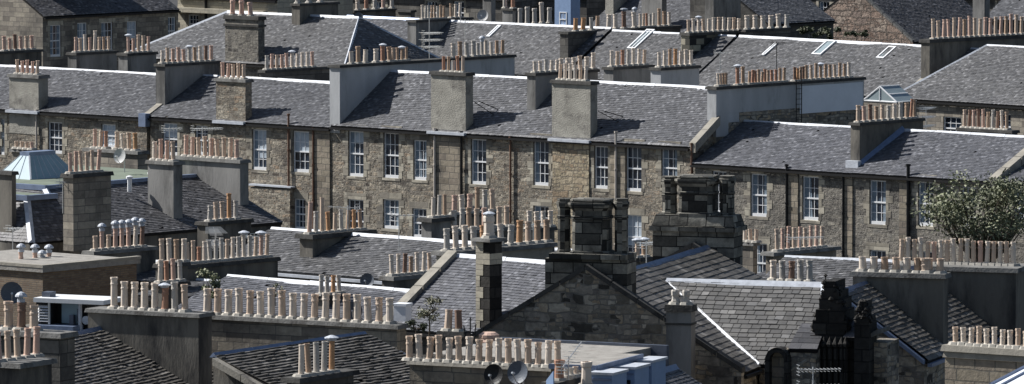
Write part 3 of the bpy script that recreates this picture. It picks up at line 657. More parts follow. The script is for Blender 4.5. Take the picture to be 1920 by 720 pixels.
# ================================================================ stacks on the rear slopes of the terrace
stack(T1, M, (127, 98), 5.2, 143, 219, 2.6, 'render_grey', 'cope_dark', [dict(n=8, px=(142, 204), h=.72, seq=['pink', 'buff', ('cream', .95), 'pink', ('cream', 1.0), 'buff', 'tan', 'buff'])])
stack(T1, M, (222, 99), 5.2, 239, 293, 2.6, 'render_grey', 'cope_dark', [dict(n=5, px=(241, 278), h=.75, seq=[('pink', .8, 'cap'), 'pink', ('buff', .9), ('buff', .9), 'pink'])])
stack(T2, M, (487, 131), 4.8, 497, 622, 2.4, 'ashlar_dark', 'cope_dark', [dict(n=10, px=(500, 586), h=.75, seq=['grey', 'pink', 'buff', 'pink', 'pink', ('cream', .8, 'cap'), 'cream', 'cream', 'cream', 'pink'])])
stack(T3, M, (1132, 125), 5.0, 1150, 1225, 2.4, 'render_grey', 'cope_dark', [dict(n=7, px=(1147, 1208), h=.75, seq=['cream', 'buff', ('terracotta', .8), 'grey', ('cream', .85), 'cream', 'buff'])])
stack(T3, M, (1220, 126), 5.0, 1239, 1311, 2.4, 'render_pale', 'cope_dark', [dict(n=7, px=(1236, 1296), h=.78, seq=['cream', 'cream', ('tan', .8), ('orange', .85), 'cream', 'cream', 'cream'])])
stack(T5, M, (1796, 239), 7.6, 1897, 1908, 2.6, 'ashlar_dark', 'cope_dark', [dict(n=10, px=(1808, 1888), h=.85, seq=['buff', ('brown', .85), 'pink', 'brown', 'pink', 'tan', 'grey', 'brown', 'cream', 'tan'])])

# ================================================================ rows behind the terrace
a = Fr(40, -60, 436, 42)
h = house(a, 'tenement', 'dark stone tenement corner at the top left edge', (40, -60), -140, 76, (40, -120), d=3, wall='ashlar_dark', win=[(33, 54, -25, 25), (35, 56, 58, 110)], winargs=dict(rows=4))
a = Fr(80, 31, 432, 42).turned()
h = house(a, 'tenement', 'shaded stone tenement with tall sash windows under a long dark eave, top left', (80, 31), 80, 334, (-8, -45), wall='ashlar_grey', slate='slate_dark',
  win=[(94, 115, 47, 107), (145, 164, 43, 100, B(.1)), (190, 212, 42, 105, B(.0)), (238, 257, 40, 100, B(.4)), (315, 330, 32, 85)])
a = Fr(333, -8, 446, 42)
h = house(a, 'tenement', 'pale cream stone building with moulded cornice behind the hipped roof', (333, -8), 333, 520, (333, -70), d=3.5, wall='ashlar_cream', win=[(353, 372, 27, 62), (420, 440, 27, 62)])
c = MB(); c.box(a, 0, 8, -.35, .0, a.onv(335, 22)[1], a.onv(335, 13)[1]); c.build('cornice', 'ashlar_cream', h); 
pipe_u, _ = a.onv(386, 30, -.1); c = MB(); c.tube(a.p(pipe_u, -.1, 2), a.p(pipe_u, -.1, h['_z'][0]), .09, 8); c.build('downpipe', 'iron_black', h)
a = Fr(700, -14, 452, 42)
h = house(a, 'tenement', 'dark tenement filling the skyline behind the hipped roof and its satellite dish', (700, -14), 425, 960, (700, -90), d=3.5, wall='ashlar_dark', win=[(x, x+20, 2, 45) for x in (500, 540, 700, 800, 850)])
stack(h, a, (648, 19), -5, 664, 742, 4, 'render_dark', 'cope_dark', [dict(n=6, px=(655, 735), h=.7, seq=['pink', ('cream', .7), 'terracotta', 'grey', 'pink', 'grey'])])
stack(h, a, (746, 18), -4, 770, 778, 4, 'render_dark', 'cope_dark')
stack(h, a, (905, -8), -8, 921, 929, 6, 'render_grey', 'cope_dark')
a = Fr(1000, -12, 446, 42)
K9 = house(a, 'tenement', 'dark tenement with a blue painted dormer rising behind the white ridge', (1000, -12), 925, 1100, (1000, -90), d=3.5, wall='ashlar_dark', win=[(975, 995, 5, 45)])
stack(K9, a, (942, 15), -6, 961, 967, 5, 'render_grey', 'cope_dark', [dict(n=2, px=(947, 962), h=.75, seq=['grey', 'terracotta'])])
stack(K9, a, (966, 46), -7.5, 975, 1034, 5, 'render_dark', 'cope_dark', [dict(n=5, px=(975, 1030), h=1.0, seq=['grey', 'grey', 'grey', ('cream', 1.35), 'grey'], kinds=['oct'])])
d = MB(); u0, z0 = a.onv(1040, 52, -3); u1 = a.su(1070, -3, z0); d.box(a, u0, u1, -3, -2.1, z0-3, z0+2.6); dd = d.build('dormer', 'blue_paint', K9)
sash(dd, a.p(0, -3.06, 0), a.u, a.v, a.su(1049, -3, z0), a.su(1063, -3, z0), a.onv(1050, 50, -3)[1], a.onv(1050, 22, -3)[1], 2, 2, margins=False, rev=.1)
a = Fr(1200, 74, 409, 42)
K8 = house(a, 'slated_house', 'weathered slate roofed house with three broad stacks at the top edge', (1200, 74), 1085, 1330, (1200, -8), d=4, wall='ashlar_dark')
stack(K8, a, (1135, -25), 2, 1150, 1203, 7, 'harling', 'cope_dark'); stack(K8, a, (1203, -25), .5, 1241, 1250, 7, 'render_grey', 'cope_dark'); stack(K8, a, (1322, -25), vY(a, 1322, -25, 401), 1338, 1389, 7, 'render_grey', 'cope_dark')
a = Fr(1440, 46, 405, 42).turned()
K6 = house(a, 'slated_house', 'slate roofed house above the shrubs on the wall, top right', (1440, 46), 1440, 1563, (1297, -72), d=6, mono=True, wall='ashlar_dark', ridgemat='lead_blue')
a = Fr(1712, 78, 424, 42).turned()
K5 = house(a, 'rubble_gabled_house', 'pinkish boulder rubble gable with a steep dark slate roof, top right', (1712, 78), 1712, 1880, (1600, -22), wall='rubble_pink', slate='slate_dark', ridgemat='lead_blue')
f2 = Fr(1712, 78, 424, 42); verge(K5, f2, -.05, [(1600, -26), (1712, 76)], .3, 'cope_stone', dirn='v')
stack(K5, f2, (1824, -18), vY(f2, 1824, 0, 429), 1846, 1856, 3, 'render_grey', 'cope_dark')
a = Fr(1900, 5, 432, 42)
h = house(a, 'slated_house', 'slate roof just clipped by the top right corner of the view', (1900, 38), 1846, 2000, (1900, -40), d=4, wall='ashlar_dark')

a = Fr(500, 121, 398, 42)
R1 = house(a, 'hipped_roof_house', 'house with white lined hipped slate roof and a broad stone chimney in front', (500, 121), 225, 648, (490, 28), d=4.2, hipL=4.7, hipR=2.9, wall='ashlar_grey', slate='slate_brown')
stack(R1, a, (422, 28), -.02, 484, 496, 4.5, 'rubble_grey', 'cope_dark', [dict(n=3, px=(436, 470), h=.85, pal='pink', kinds=['oct'])], copeh=.22, bands=((.5, .12, .08),))
stack(R1, a, (547, 6), 3.3, 562, 634, 1.8, 'render_dark', 'cope_dark', [dict(n=3, px=(558, 600), h=.6, pal='pale')])
A2 = Fr(900, 136, 402, 42)
R2L = house(A2, 'slated_house', 'slate roof glimpsed between the hipped roof and the curved white skew', (900, 136), 560, 742, (900, 45), d=4.2, wall='ashlar_dark', ridgemat='lead_blue')
R2 = house(A2, 'slated_house', 'slate roofed house with one white skylight and a thick white ridge behind the terrace', (900, 136), 744, 1056, (900, 45), d=4.2, wall='ashlar_dark', slate='slate_brown')
st = stack(R2, A2, (764, 37), 1.3, 780, 885, 3.2, 'render_grey', 'cope_dark', [dict(n=8, px=(792, 832), h=.78, seq=['cream', 'grey', 'grey', 'tan', 'buff', 'grey', 'tan', 'tan']), dict(n=3, px=(846, 862), h=.8, seq=['tan', 'cream', 'cream'])])
g_ = st['_g']; skew(R2, A2, g_[0]-.02, g_[1]+.02, -.1, 1.28, up=.3, mat='render_white')
m = MB(); m.face([A2.p(g_[0]-.05, 1.4, roof_z(R2, 1.4)+.1), A2.p(g_[0]-1.6, .2, roof_z(R2, .2)+.12), A2.p(g_[0]-.05, .2, roof_z(R2, .2)+.12), A2.p(g_[0]-.03, 2.6, roof_z(R2, 2.6)+.1)]); m.build('lead_valley', 'zinc_white', R2)
skylight(R2, A2, (912, 71), (941, 50), bars=0, glass='zinc_white')
R3 = house(A2, 'slated_house', 'slate roofed house with a large two pane skylight beside the dark rubble party wall', (1200, 153), 1058, 1290, (1200, 63), d=4.2, wall='ashlar_dark', slate='slate_brown')
stack(R3, A2, (1050, 59), 1.4, 1065, 1276, 4.0, 'ashlar_dark', 'cope_dark', [dict(n=2, px=(1079, 1093), h=.72, seq=['orange', 'orange'], kinds=['plain']), dict(n=2, px=(1109, 1120), h=.75, seq=['grey', 'tan'], kinds=['plain']), dict(n=2, px=(1141, 1154), h=.85, seq=['cream', 'cream']),
  dict(n=2, px=(1170, 1190), h=.85, seq=[('brown', .95, 'hat'), ('cream', .9, 'hood')]), dict(n=5, px=(1200, 1225), h=.75, seq=['cream', 'buff', 'terracotta', 'grey', 'cream']), dict(n=3, px=(1236, 1255), h=.9, seq=[('tan', 1.05), 'tan', ('cream', .8)])])
skylight(R3, A2, (1176, 93), (1229, 58), bars=1)
A4 = Fr(1290, 160, 391.5, 47)
R4 = house(A4, 'slated_house', 'wide slate roofed house with three white framed skylights near its ridge', (1500, 172), 1285, 1738, (1500, 77), d=4.3, wall='ashlar_dark', slate='slate_brown')
stack(R4, A4, (1277, 61), 1.7, 1293, 1392, 4.0, 'quoin_checks', 'cope_dark', [dict(n=11, px=(1291, 1385), h=.72, seq=['buff', 'cream', ('cream', .8, 'cap'), 'buff', 'cream', 'cream', 'buff', 'cream', 'cream', 'buff', 'cream'])], copeh=.16)
stack(R4, A4, (1388, 55), 5.5, 1398, 1482, 3.0, 'ashlar_dark', 'cope_dark', [dict(n=6, px=(1401, 1475), h=.75, pal='cream')])
st = stack(R4, A4, (1727, 73), 1.0, 1743, 1935, 4.0, 'render_dark', 'cope_dark', [dict(n=19, px=(1750, 1925), h=1.0, seq=['buff', 'buff', 'pink', 'pink', 'buff', 'pink', 'tan', ('pink', 1.15, None)])], copeh=.2)
g_ = st['_g']; skew(R4, A4, g_[0]-.02, g_[1]+.02, -.1, .98, up=.45, mat='skew_stone')
for bl, tr in (((1432, 106), (1456, 83)), ((1522, 104), (1569, 79)), ((1643, 111), (1682, 90))): skylight(R4, A4, bl, tr, bars=0)
A5 = Fr(1780, 190, 373, 45)
R5 = house(A5, 'hipped_roof_house', 'hipped slate roofed house on the right with grey stone wall and dark multi pane windows', (1780, 190), 1672, 2100, (1880, 90), d=4.5, hipL=2.9, wall='ashlar_grey', slate='slate_brown',
  win=[(1768, 1802, 218, 262), (1868, 1895, 212, 262), (1700, 1722, 214, 262)], winargs=dict(margins=False))
# small glazed roof lantern beside it
A6 = Fr(1650, 190, 364, 45); t = thing('roof_lantern', 'small white framed glazed gable lantern in front of the hipped roof on the right', 'roof lantern', tuple(A6.p(0, 1, 0)))
zt = P(1666, 158, 366).z; zb_ = P(1650, 190, 364).z
m = MB(); m.box(A6, -1.2, 1.25, 0, 1.5, 2, zb_); m.build('base_wall', 'ashlar_grey', t)
g = MB(); g.prism([A6.p(-1.2, 0, zb_), A6.p(1.2, 0, zb_), A6.p(0, 0, zt)], [A6.p(-1.2, 1.5, zb_), A6.p(1.2, 1.5, zb_), A6.p(0, 1.5, zt)]); g.build('glazing', 'glass_pale', t)
f = MB()
for (p, q_) in (((-1.2, 0, zb_), (0, 0, zt)), ((1.2, 0, zb_), (0, 0, zt)), ((-1.2, 0, zb_), (1.2, 0, zb_)), ((0, 0, zt), (0, 1.5, zt)), ((1.2, 0, zb_), (1.2, 1.5, zb_)), ((0, 0, zb_), (0, 0, zt)), ((.6, 0, (zb_+zt)/2), (.6, 1.5, (zb_+zt)/2))): f.tube(A6.p(*p), A6.p(*q_), .045, 6)
f.build('glazing_frame', 'white_paint', t)
# roof edge equipment
aerial(805, 150, 22, 352, 'tall aerial mast with stacked white grids above the long pale party wall', 9, 30, 0, 1.0, boomy=62, w=.5, extra=2)
aerial(872, 118, 36, 356, 'slim aerial mast with a small grid in front of the roof with one skylight', 6, 10, 0, .7, w=.2)
aerial(1456, 145, 78, 352, 'thin black aerial mast on the pale gable wall beside the clay pots', 6, 30, 0, .8, mat='iron_black', w=.2)
aerial(1736, 262, 200, 352, 'ladder like aerial in front of the hipped roof on the right', 9, 60, 0, 1.2, w=.35, extra=2)
dish(905, 29, 420, 11, 'pale grey dish behind the thick white ridge at the top of the view', 'dish_pale'); dish(672, 33, 410, 10, 'small dark dish beside the end of the hipped roof ridge')

a = Fr(1600, -16, 458, 42)
h = house(a, 'tenement', 'long dark tenement closing the view above the pink rubble gable', (1600, -16), 1090, 2000, (1600, -95), d=3.5, wall='ashlar_dark', win=[(x, x+20, 2, 45) for x in (1110, 1535, 1780, 1870)])
# ================================================================ middle left: flat topped block with mansard slopes
def mansard(fr, name, label, eave, L, R, depth, front, zpt, hL=0., hR=0., bk=.3, wall='render_dark', slate='slate_dark', top='roof_felt', edge='lead_blue', win=(), group=None, zb=0., **k):
    ue, ze = fr.onv(eave[0], eave[1], 0); uL, uR = fr.su(L, 0, ze), fr.su(R, 0, ze); zt = fr.onv(zpt[0], zpt[1], front)[1]; q = fr.p
    h = thing(name, label, 'house', tuple(q((uL+uR)/2, depth/2, zb)), group); print('MANSARD', label[:30], 'len %.1f ze %.1f zt %.1f' % (uR-uL, ze, zt))
    m = MB(); m.box(fr, uL, uR, 0, depth, zb, ze); m.build('wall', wall, h)
    a, b, c, d_ = q(uL, -.1, ze), q(uR, -.1, ze), q(uR, depth, ze), q(uL, depth, ze)
    A, B_, C_, D_ = q(uL+hL, front, zt), q(uR-hR, front, zt), q(uR-hR, depth-bk, zt), q(uL+hL, depth-bk, zt)
    slope(h, [a, b, B_, A], slate, **k)
    slope(h, [d_, a, A, D_], slate, **k) if hL else None
    m = MB(); m.prism([q(uL+.01, .3, ze-.1), q(uR-.01, .3, ze-.1), q(uR-.01, depth, ze-.1), q(uL+.01, depth, ze-.1)], [A-Z*.03, B_-Z*.03, C_-Z*.03, D_-Z*.03]); m.build('roof_core', wall, h)
    m = MB(); m.box(fr, uL+hL, uR-hR, front, depth-bk, zt-.02, zt+.08); m.build('flat_roof', top, h)
    m = MB(); m.box(fr, uL+hL-.1, uR-hR, front-.18, front+.05, zt-.06, zt+.14)
    if hL: m.box(fr, uL+hL-.18, uL+hL+.05, front-.2, depth-bk, zt-.06, zt+.14)
    m.build('roof_edge', edge, h)
    if hL:
        m = MB(); X, Y_ = a+Z*.02, A+Z*.02; dd = (Y_-X).normalized(); sd = dd.cross(Z).normalized()
        m.prism([X-sd*.14, X+Z*.12, X+sd*.14], [Y_-sd*.14, Y_+Z*.12, Y_+sd*.14]); m.build('hip_flashing', 'zinc_white', h)
    h['_u'] = (uL, uR); h['_z'] = (ze, zt); h['_v'] = (0., front); return h
F0 = Fr(290, 437, 276, 42); F1 = F0.turned()
ML = mansard(F1, 'flat_topped_tenement', 'tenement with green flat roof, dark slate slope and grey chimneys, left of the terrace', (290, 437), 132, 527, 12, 4.1, (250, 341), hL=2.6)
W0 = Fr(56, 456, 268, 42); W1 = W0.turned()
WL = mansard(W1, 'slated_wing', 'small slated wing with thick white hip at the left edge', (56, 456), 56, 150, 9, 1.4, (60, 372), hL=1.2, wall='render_dark')
Ln = ML['_u'][1]; L0 = F0
st = stack(ML, F0, (118, 325), vY(F0, 118, 325, 268), 137, 208, 3.0, 'ashlar_grey', 'cope_dark', [dict(n=6, px=(132, 184), h=.8, pal='pink')], copeh=.16)
stack(ML, F0, (277, 300), Ln-5.4, 325, 342, 2.6, 'render_grey', 'cope_stone', [dict(n=4, px=(290, 325), h=.78, seq=['cream', 'pink', 'pink', ('buff', .75)])])
stack(ML, F0, (328, 292), Ln-.9, 450, 466, 2.8, 'render_grey', 'cope_stone', [dict(n=9, px=(349, 444), h=.82, pal='pink')])
stack(ML, F0, (158, 277), vY(F0, 158, 277, 292), 258, 276, 2.4, 'ashlar_grey', 'cope_stone', [dict(n=3, px=(178, 199), h=.75, seq=['pink', 'buff', ('terracotta', .8)]), dict(n=4, px=(219, 254), h=.72, seq=['buff', 'cream', 'buff', ('orange', .75)])])
stack(ML, F0, (22, 278), vY(F0, 22, 278, 296), 62, 68, 2.4, 'ashlar_grey', 'cope_stone', [dict(n=4, px=(31, 60), h=.3, pal='pink')])
stack(ML, F0, (370, 415), vY(F0, 370, 415, 272), 390, 471, 3.0, 'render_dark', 'cope_dark', [dict(n=5, px=(393, 442), h=.7, seq=[('grey', .55), 'buff', 'buff', ('orange', .95), 'grey'])])
st = stack(ML, F0, (-30, 318), vY(F0, -30, 318, 270), 22, 30, 3, 'render_dark', 'cope_dark')
m = MB()
for (x, y) in ((243, 350), (283, 342)): p = P(x, y, 279); m.tube(p-Z*.2, p+Z*.35, .09, 8); m.lathe(p+Z*.33, [(.14, 0), (.14, .08), (.05, .12)], 8)
m.build('vent_pipe', 'white_paint', ML)
# teal metal lantern roof
zt = ML['_z'][1]+.08; u, v = F0.onz(56, 337, zt); q = F0.p
u += .05
t = thing('metal_lantern_roof', 'pale teal standing seam metal roof lantern on the green flat roof', 'roof lantern', tuple(q(u-.7, v+1.3, zt)))
bs = [q(u-2.1, v, zt), q(u, v, zt), q(u, v+2.75, zt), q(u-2.1, v+2.75, zt)]; hh = .9; tp = [q(u-1.25, v+.6, zt+hh), q(u-.7, v+.6, zt+hh), q(u-.7, v+2.1, zt+hh), q(u-1.25, v+2.1, zt+hh)]
m = MB(); m.prism(bs, tp); m.build('cladding', 'metal_teal', t)
m = MB(); m.prism([p+Z*.0 for p in tp], [p+Z*.16 for p in tp]); m.build('cap', 'lead_blue', t)
m = MB()
for i in range(8):
    f = i/7; m.tube(bs[1].lerp(bs[2], f), tp[1].lerp(tp[2], f), .022, 4)
for i in range(4):
    f = i/3; m.tube(bs[0].lerp(bs[1], f), tp[0].lerp(tp[1], f), .022, 4)
m.tube(bs[1], tp[1], .05, 5); m.build('seams', 'zinc_white', t)
dish(224, 292, 284, 14, 'large pale dish on the grey stack behind the six pot chimney', 'dish_pale', (-.7, -1, .2))
aerial(24, 470, 425, 262, 'thin mast at the left edge above the small slated wing', 5, 40, 0, .6)

# ---------------- low stack with white cowls, brick block, wall of clay pots
S0 = Fr(160, 500, 264, 42)
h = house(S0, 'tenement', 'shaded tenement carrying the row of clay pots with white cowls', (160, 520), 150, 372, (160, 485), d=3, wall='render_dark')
stack(h, S0, (158, 470), vY(S0, 158, 470, 262), 176, 292, 3, 'render_dark', 'cope_stone', [dict(n=8, px=(179, 266), h=.85, seq=[('buff', .5), ('pink', .7, 'hood'), ('buff', .55), ('pink', .8, 'hood'), ('pink', .8, 'hood'), ('pink', .8, 'hood'), ('cream', .8, 'hood'), ('brown', .8, 'hood')])])
BB = Fr(80, 502, 240, 40); zt = BB.z; v1 = BB.sv(256, 0, zt); q = BB.p
h = thing('brick_building', 'flat roofed brown brick building with stone edged roof, left side', 'building', tuple(q(-3, 3, 0)))
m = MB(); m.box(BB, -6, 0, 0, v1, 0, zt-.16); m.build('wall', 'brick_brown', h)
m = MB(); m.box(BB, -6.1, .1, -.1, v1+.1, zt-.16, zt); m.build('flat_roof', 'felt_grey', h)
m = MB(); m.box(BB, -6.12, .12, -.12, .1, zt, zt+.1); m.box(BB, -.1, .12, .1, v1+.12, zt, zt+.1); m.build('roof_edge', 'skew_stone', h)
stack(h, BB, (35, 497), 2.2, 52, 150, 1.0, 'render_dark', 'cope_stone', [dict(n=5, px=(40, 92), h=.6, seq=[('pink', .5, 'hood'), None, ('pink', .4, 'hood'), ('pink', .2, 'hood'), ('pink', .35, 'hood')])])
# ---------------- central slated house
C0 = Fr(600, 515, 247, 42)
CR = house(C0, 'slated_house', 'central slate roofed house with white ridge and a dark party stack, before the terrace', (600, 515), 405, 850, (600, 440), d=2.9, wall='render_dark', slate='slate_brown', eavemat='zinc_white')
stack(CR, C0, (562, 438), .95, 586, 698, 2.6, 'render_dark', 'cope_dark', [dict(n=9, px=(580, 676), h=.75, seq=[('pink', 1.15), ('grey', .8), ('buff', 1.2), ('orange', .7), ('buff', .7), ('grey', .75), 'tan', ('orange', .7), 'tan'], kinds=['plain', 'roll'])], copeh=.16, over=.14)
stack(CR, C0, (790, 408), 4.2, 809, 846, 2.6, 'render_grey', 'cope_dark', [dict(n=3, px=(812, 834), h=.72, seq=['cream', 'grey', 'tan'], kinds=['plain'])], over=.14)
C5 = Fr(310, 520, 238, 42)
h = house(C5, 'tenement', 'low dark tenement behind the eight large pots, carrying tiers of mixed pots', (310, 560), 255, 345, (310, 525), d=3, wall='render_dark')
stack(h, C5, (318, 495), vY(C5, 318, 495, 241.5), 346, 521, 12, 'render_dark', 'cope_dark', [dict(n=15, px=(352, 500), h=.75, seq=['buff', 'buff', ('terracotta', .55), 'cream', 'grey', 'grey', 'grey', 'buff', 'cream', 'grey', ('cream', .8, 'cap'), 'grey', 'buff', ('pink', .8, 'cap'), 'buff'])])
stack(h, C5, (292, 494), .5, 305, 352, 4, 'render_dark', 'cope_dark', [dict(n=4, px=(304, 345), h=.8, pal='buff')])
stack(h, C5, (292, 530), -1.5, 305, 352, 4, 'render_dark', 'cope_dark', [dict(n=4, px=(300, 338), h=.75, seq=['cream', 'terracotta', 'pink', 'grey'])])
# ---------------- house with pale slates behind the long row
H3f = Fr(500, 600, 228, 42)
H3 = house(H3f, 'slated_house', 'low pale slate roof behind the long row of eighteen cream pots', (500, 600), 325, 800, (500, 529), d=2.6, wall='render_dark', slate='slate_blue')
stack(H3, H3f, (590, 553), .8, 606, 645, 1.4, 'render_dark', 'cope_dark', [dict(n=4, px=(602, 636), h=.62, seq=['grey', 'grey', ('orange', .6), 'grey'])])
H2f = Fr(735, 615, 222, 42)
H2 = house(H2f, 'slated_house', 'pale slated house with long diagonal stone skew and a black and cream banded chimney', (735, 615), 728, 1120, (890, 487), d=3.2, wall='ashlar_dark', slate='slate_blue')
skew(H2, H2f, H2['_u'][0]-.3, H2['_u'][0]+.1, -.1, 3.2, up=.22, mat='skew_stone')
st = stack(H2, H2f, (893, 446), .15, 918, 941, 5.5, 'stone_black', 'cope_stone', [dict(n=1, h=.62, seq=[('cream', .66, 'cap')], kinds=['oct'], s=1.15)], copeh=.1, over=.14)
g_ = st['_g']; m = MB()
for i in range(13):
    z1 = g_[4]-.12-.36*i; e = .012
    if i % 2 == 0: m.box(H2f, g_[0]-e, g_[0]+.3, g_[2]-e, g_[2]+.3, z1-.345, z1)
    elif i < 3: m.box(H2f, g_[0]-e, g_[1]+e, g_[2]-e, g_[3]+e, z1-.345, z1)
    else: m.box(H2f, g_[0]-e, g_[0]+.16, g_[2]-e, g_[2]+.3, z1-.345, z1)
m.build('quoins', 'ashlar_cream', st)
stack(H2, H2f, (818, 470), vY(H2f, 818, 470, 227), 844, 1036, 3, 'skew_stone', 'cope_stone', [dict(n=12, px=(838, 1025), h=.72, seq=['grey', 'cream', 'cream', 'grey', ('orange', .7), 'grey', 'cream', 'grey', 'orange', 'buff', 'tan', 'tan'])], over=.14)
H7f = Fr(900, 470, 262, 42)
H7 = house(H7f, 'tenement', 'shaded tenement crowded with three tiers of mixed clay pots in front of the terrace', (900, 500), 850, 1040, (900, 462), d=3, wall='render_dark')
stack(H7, H7f, (840, 432), vY(H7f, 840, 432, 250), 858, 962, 4, 'render_dark', 'cope_stone', [dict(n=8, px=(852, 950), h=.72, seq=['grey', 'grey', 'tan', 'buff', 'pink', 'cream', 'buff', 'buff'])])
stack(H7, H7f, (838, 402), vY(H7f, 838, 402, 266), 850, 935, 4, 'render_dark', 'cope_dark', [dict(n=6, px=(852, 924), h=.85, seq=[('pink', .7), ('cream', .7), ('pink', .75), ('tan', 1.05), 'grey', 'buff'])])
stack(H7, H7f, (985, 428), vY(H7f, 985, 428, 262), 996, 1040, 4, 'render_dark', 'cope_dark', [dict(n=4, px=(993, 1032), h=.6, pal='pale')])
stack(H7, H7f, (1186, 482), vY(H7f, 1186, 482, 246), 1200, 1222, 4, 'render_dark', 'cope_dark', [dict(n=2, px=(1195, 1208), h=.55, seq=['buff', 'tan'], cowl='cap', cowlp=1)])
S2 = Fr(730, 540, 238, 42)
h = house(S2, 'outbuilding', 'small dark walled block with seven pale pots left of the diagonal skew', (730, 550), 720, 812, (730, 528), d=2, wall='render_dark')
stack(h, S2, (716, 517), vY(S2, 716, 517, 238), 738, 822, 3, 'render_dark', 'cope_stone', [dict(n=7, px=(735, 806), h=.7, seq=['cream', 'cream', 'brown', ('tan', .55), 'cream', 'cream', 'buff'])])
dish(688, 526, 240, 14, 'dark grey dish on the eave before the seven pale pots')
# aerials over the pots
aerial(404, 490, 430, 246, 'white bristling aerial above the long row of pots at left', 9, 100, 10, .9, w=.4, extra=1)
aerial(420, 492, 455, 246, 'aerial pointing right among the pots at left, lower of the two', 8, 10, 0, 1.1)
aerial(652, 430, 385, 250, 'thin aerial behind the orange pots before the terrace', 4, 150, 0, 1.2, w=.2)
aerial(380, 262, 238, 284, 'long toothed aerial above the row of nine pink pots', 12, 25, 0, 1.3, w=.3)
aerial(1000, 470, 418, 258, 'aerial among the mixed pots beside the left ornate chimney', 5, 60, 0, .8)
aerial(1500, 470, 442, 262, 'toothed aerial over the slabs below the lower terraced house', 11, 20, 0, 1.4, w=.3)

for (x, y0, y1, Y, lb, az) in ((748, 470, 400, 244, 'slender aerial on the slate roof right of the central party stack', 15), (1212, 520, 452, 232, 'slender aerial between the two ornate chimneys', 50), (118, 400, 338, 268, 'small aerial left of the tall six pot chimney', 70),
   (470, 492, 440, 246, 'short aerial at the right end of the long row of pots at left', 120), (318, 300, 238, 288, 'spindly aerial above the four pot stack at left', 30), (1350, 160, 96, 350, 'short black aerial above the pale gable wall, left end', 20)):
    aerial(x, y0, y1, Y, lb, 6, az, 0, .8, w=.22)
# ================================================================ right middle and foreground, streets turned about 17 degrees
G0 = Fr(1387, 700, 209, 17); G1 = G0.turned()
GB = house(G1, 'rubble_gabled_house', 'big dark rubble gable with an ornate three shaft chimney on its point', (1387, 700), 1387, 1600, (1098, 537), wall='rubble_dark', slate='slate_umber', ridgemat='lead_blue', ridgew=.2, sl=dict(course=.24, width=.36, gap=.012))
glen = GB['_u'][1]-GB['_u'][0]
vN = (G1.p(GB['_u'][0], 0, 0)-G0.o).dot(G0.v); vF = vN+glen
gable_wall(GB, G0, vN-.3, [(815, 672), (1098, 500), (1390, 692)], 0, .32, 'rubble_dark')
verge(GB, G0, vN-.34, [(815, 668), (1098, 496)], .4, 'cope_dark', dirn='v'); verge(GB, G0, vN-.34, [(1098, 496), (1394, 692)], .4, 'cope_dark', dirn='v')
gable_wall(GB, G0, vF, [(1100, 570), (1298, 460), (1430, 545)], 8, .3, 'rubble_dark', 'rear_gable_parapet')
verge(GB, G0, vF-.05, [(1180, 518), (1298, 455), (1420, 530)], .4, 'cope_dark', dirn='v', name='rear_gable_coping')
def ornate(h, v, ped, base, shafts, dpt, body='ashlar_sooty'):
    """pedestal, splayed base course and separate shafts with moulded caps"""
    (x0, y0, x1, y1) = ped; u0, z1 = G0.onv(x0, y0, v); u1 = G0.su(x1, v, z1); z0 = G0.onv(x0, y1, v)[1]-2
    m = MB(); m.box(G0, u0, u1, v, v+dpt, z0, z1); st = m.build('chimney_stack', body, h)
    (x0, y0, x1, y1) = base; a, z3 = G0.onv(x0, y0, v); b = G0.su(x1, v, z3); z2 = z1
    m = MB(); m.box(G0, a-.05, b+.05, v-.12, v+dpt+.12, z2+.002, z2+.16); m.box(G0, a+.02, b-.02, v-.06, v+dpt+.06, z2+.165, z3, top=.1); m.build('base_course', body, st)
    for (l, r, t, bt, n) in shafts:
        s0, zt = G0.onv(l, t, v); s1 = G0.su(r, v, zt); uc = (s0+s1)/2; vc = v+dpt/2; zz = z3-.05
        w = (s1-s0)/2*.86; dd = min(dpt/2*.86, w if n == 8 else dpt/2*.86)
        def ring(z, k):
            if n == 8: return [G0.p(uc+w*k*1.06*cos(pi/8+i*pi/4), vc+dd*k*1.06*sin(pi/8+i*pi/4), z) for i in range(8)]
            c = .28*dd; X, Y_ = w*k, dd*k; return [G0.p(uc+x, vc+y, z) for x, y in ((-X+c, -Y_), (X-c, -Y_), (X, -Y_+c), (X, Y_-c), (X-c, Y_), (-X+c, Y_), (-X, Y_-c), (-X, -Y_+c))]
        H = zt-zz; pr = [(0, 1.12), (.1, 1.1), (.13, 1.), (H-.62, .98), (H-.6, 1.06), (H-.52, 1.06), (H-.5, .98), (H-.34, .98), (H-.24, 1.14), (H-.16, 1.2), (H-.1, 1.2), (H-.09, 1.04), (H-.05, 1.04), (H-.04, 1.1), (H, 1.08)]
        m = MB(); R = [ring(zz+z, k) for z, k in pr]
        for p, q_ in zip(R, R[1:]):
            for i in range(8): j = (i+1) % 8; m.face([p[i], p[j], q_[j], q_[i]], .5)
        m.face(R[-1]); m.build('shaft', body, st)
    return st
ornate(GB, vN+.05, (1022, 484, 1176, 560), (1034, 474, 1172, 480), [(1036, 1062, 374, 474, 8), (1064, 1140, 374, 474, 0), (1143, 1170, 374, 474, 8)], 1.0)
ornate(GB, vF+.32, (1224, 432, 1376, 500), (1222, 402, 1380, 430), [(1232, 1262, 332, 402, 8), (1264, 1338, 330, 402, 0), (1341, 1370, 331, 402, 8)], 1.1)
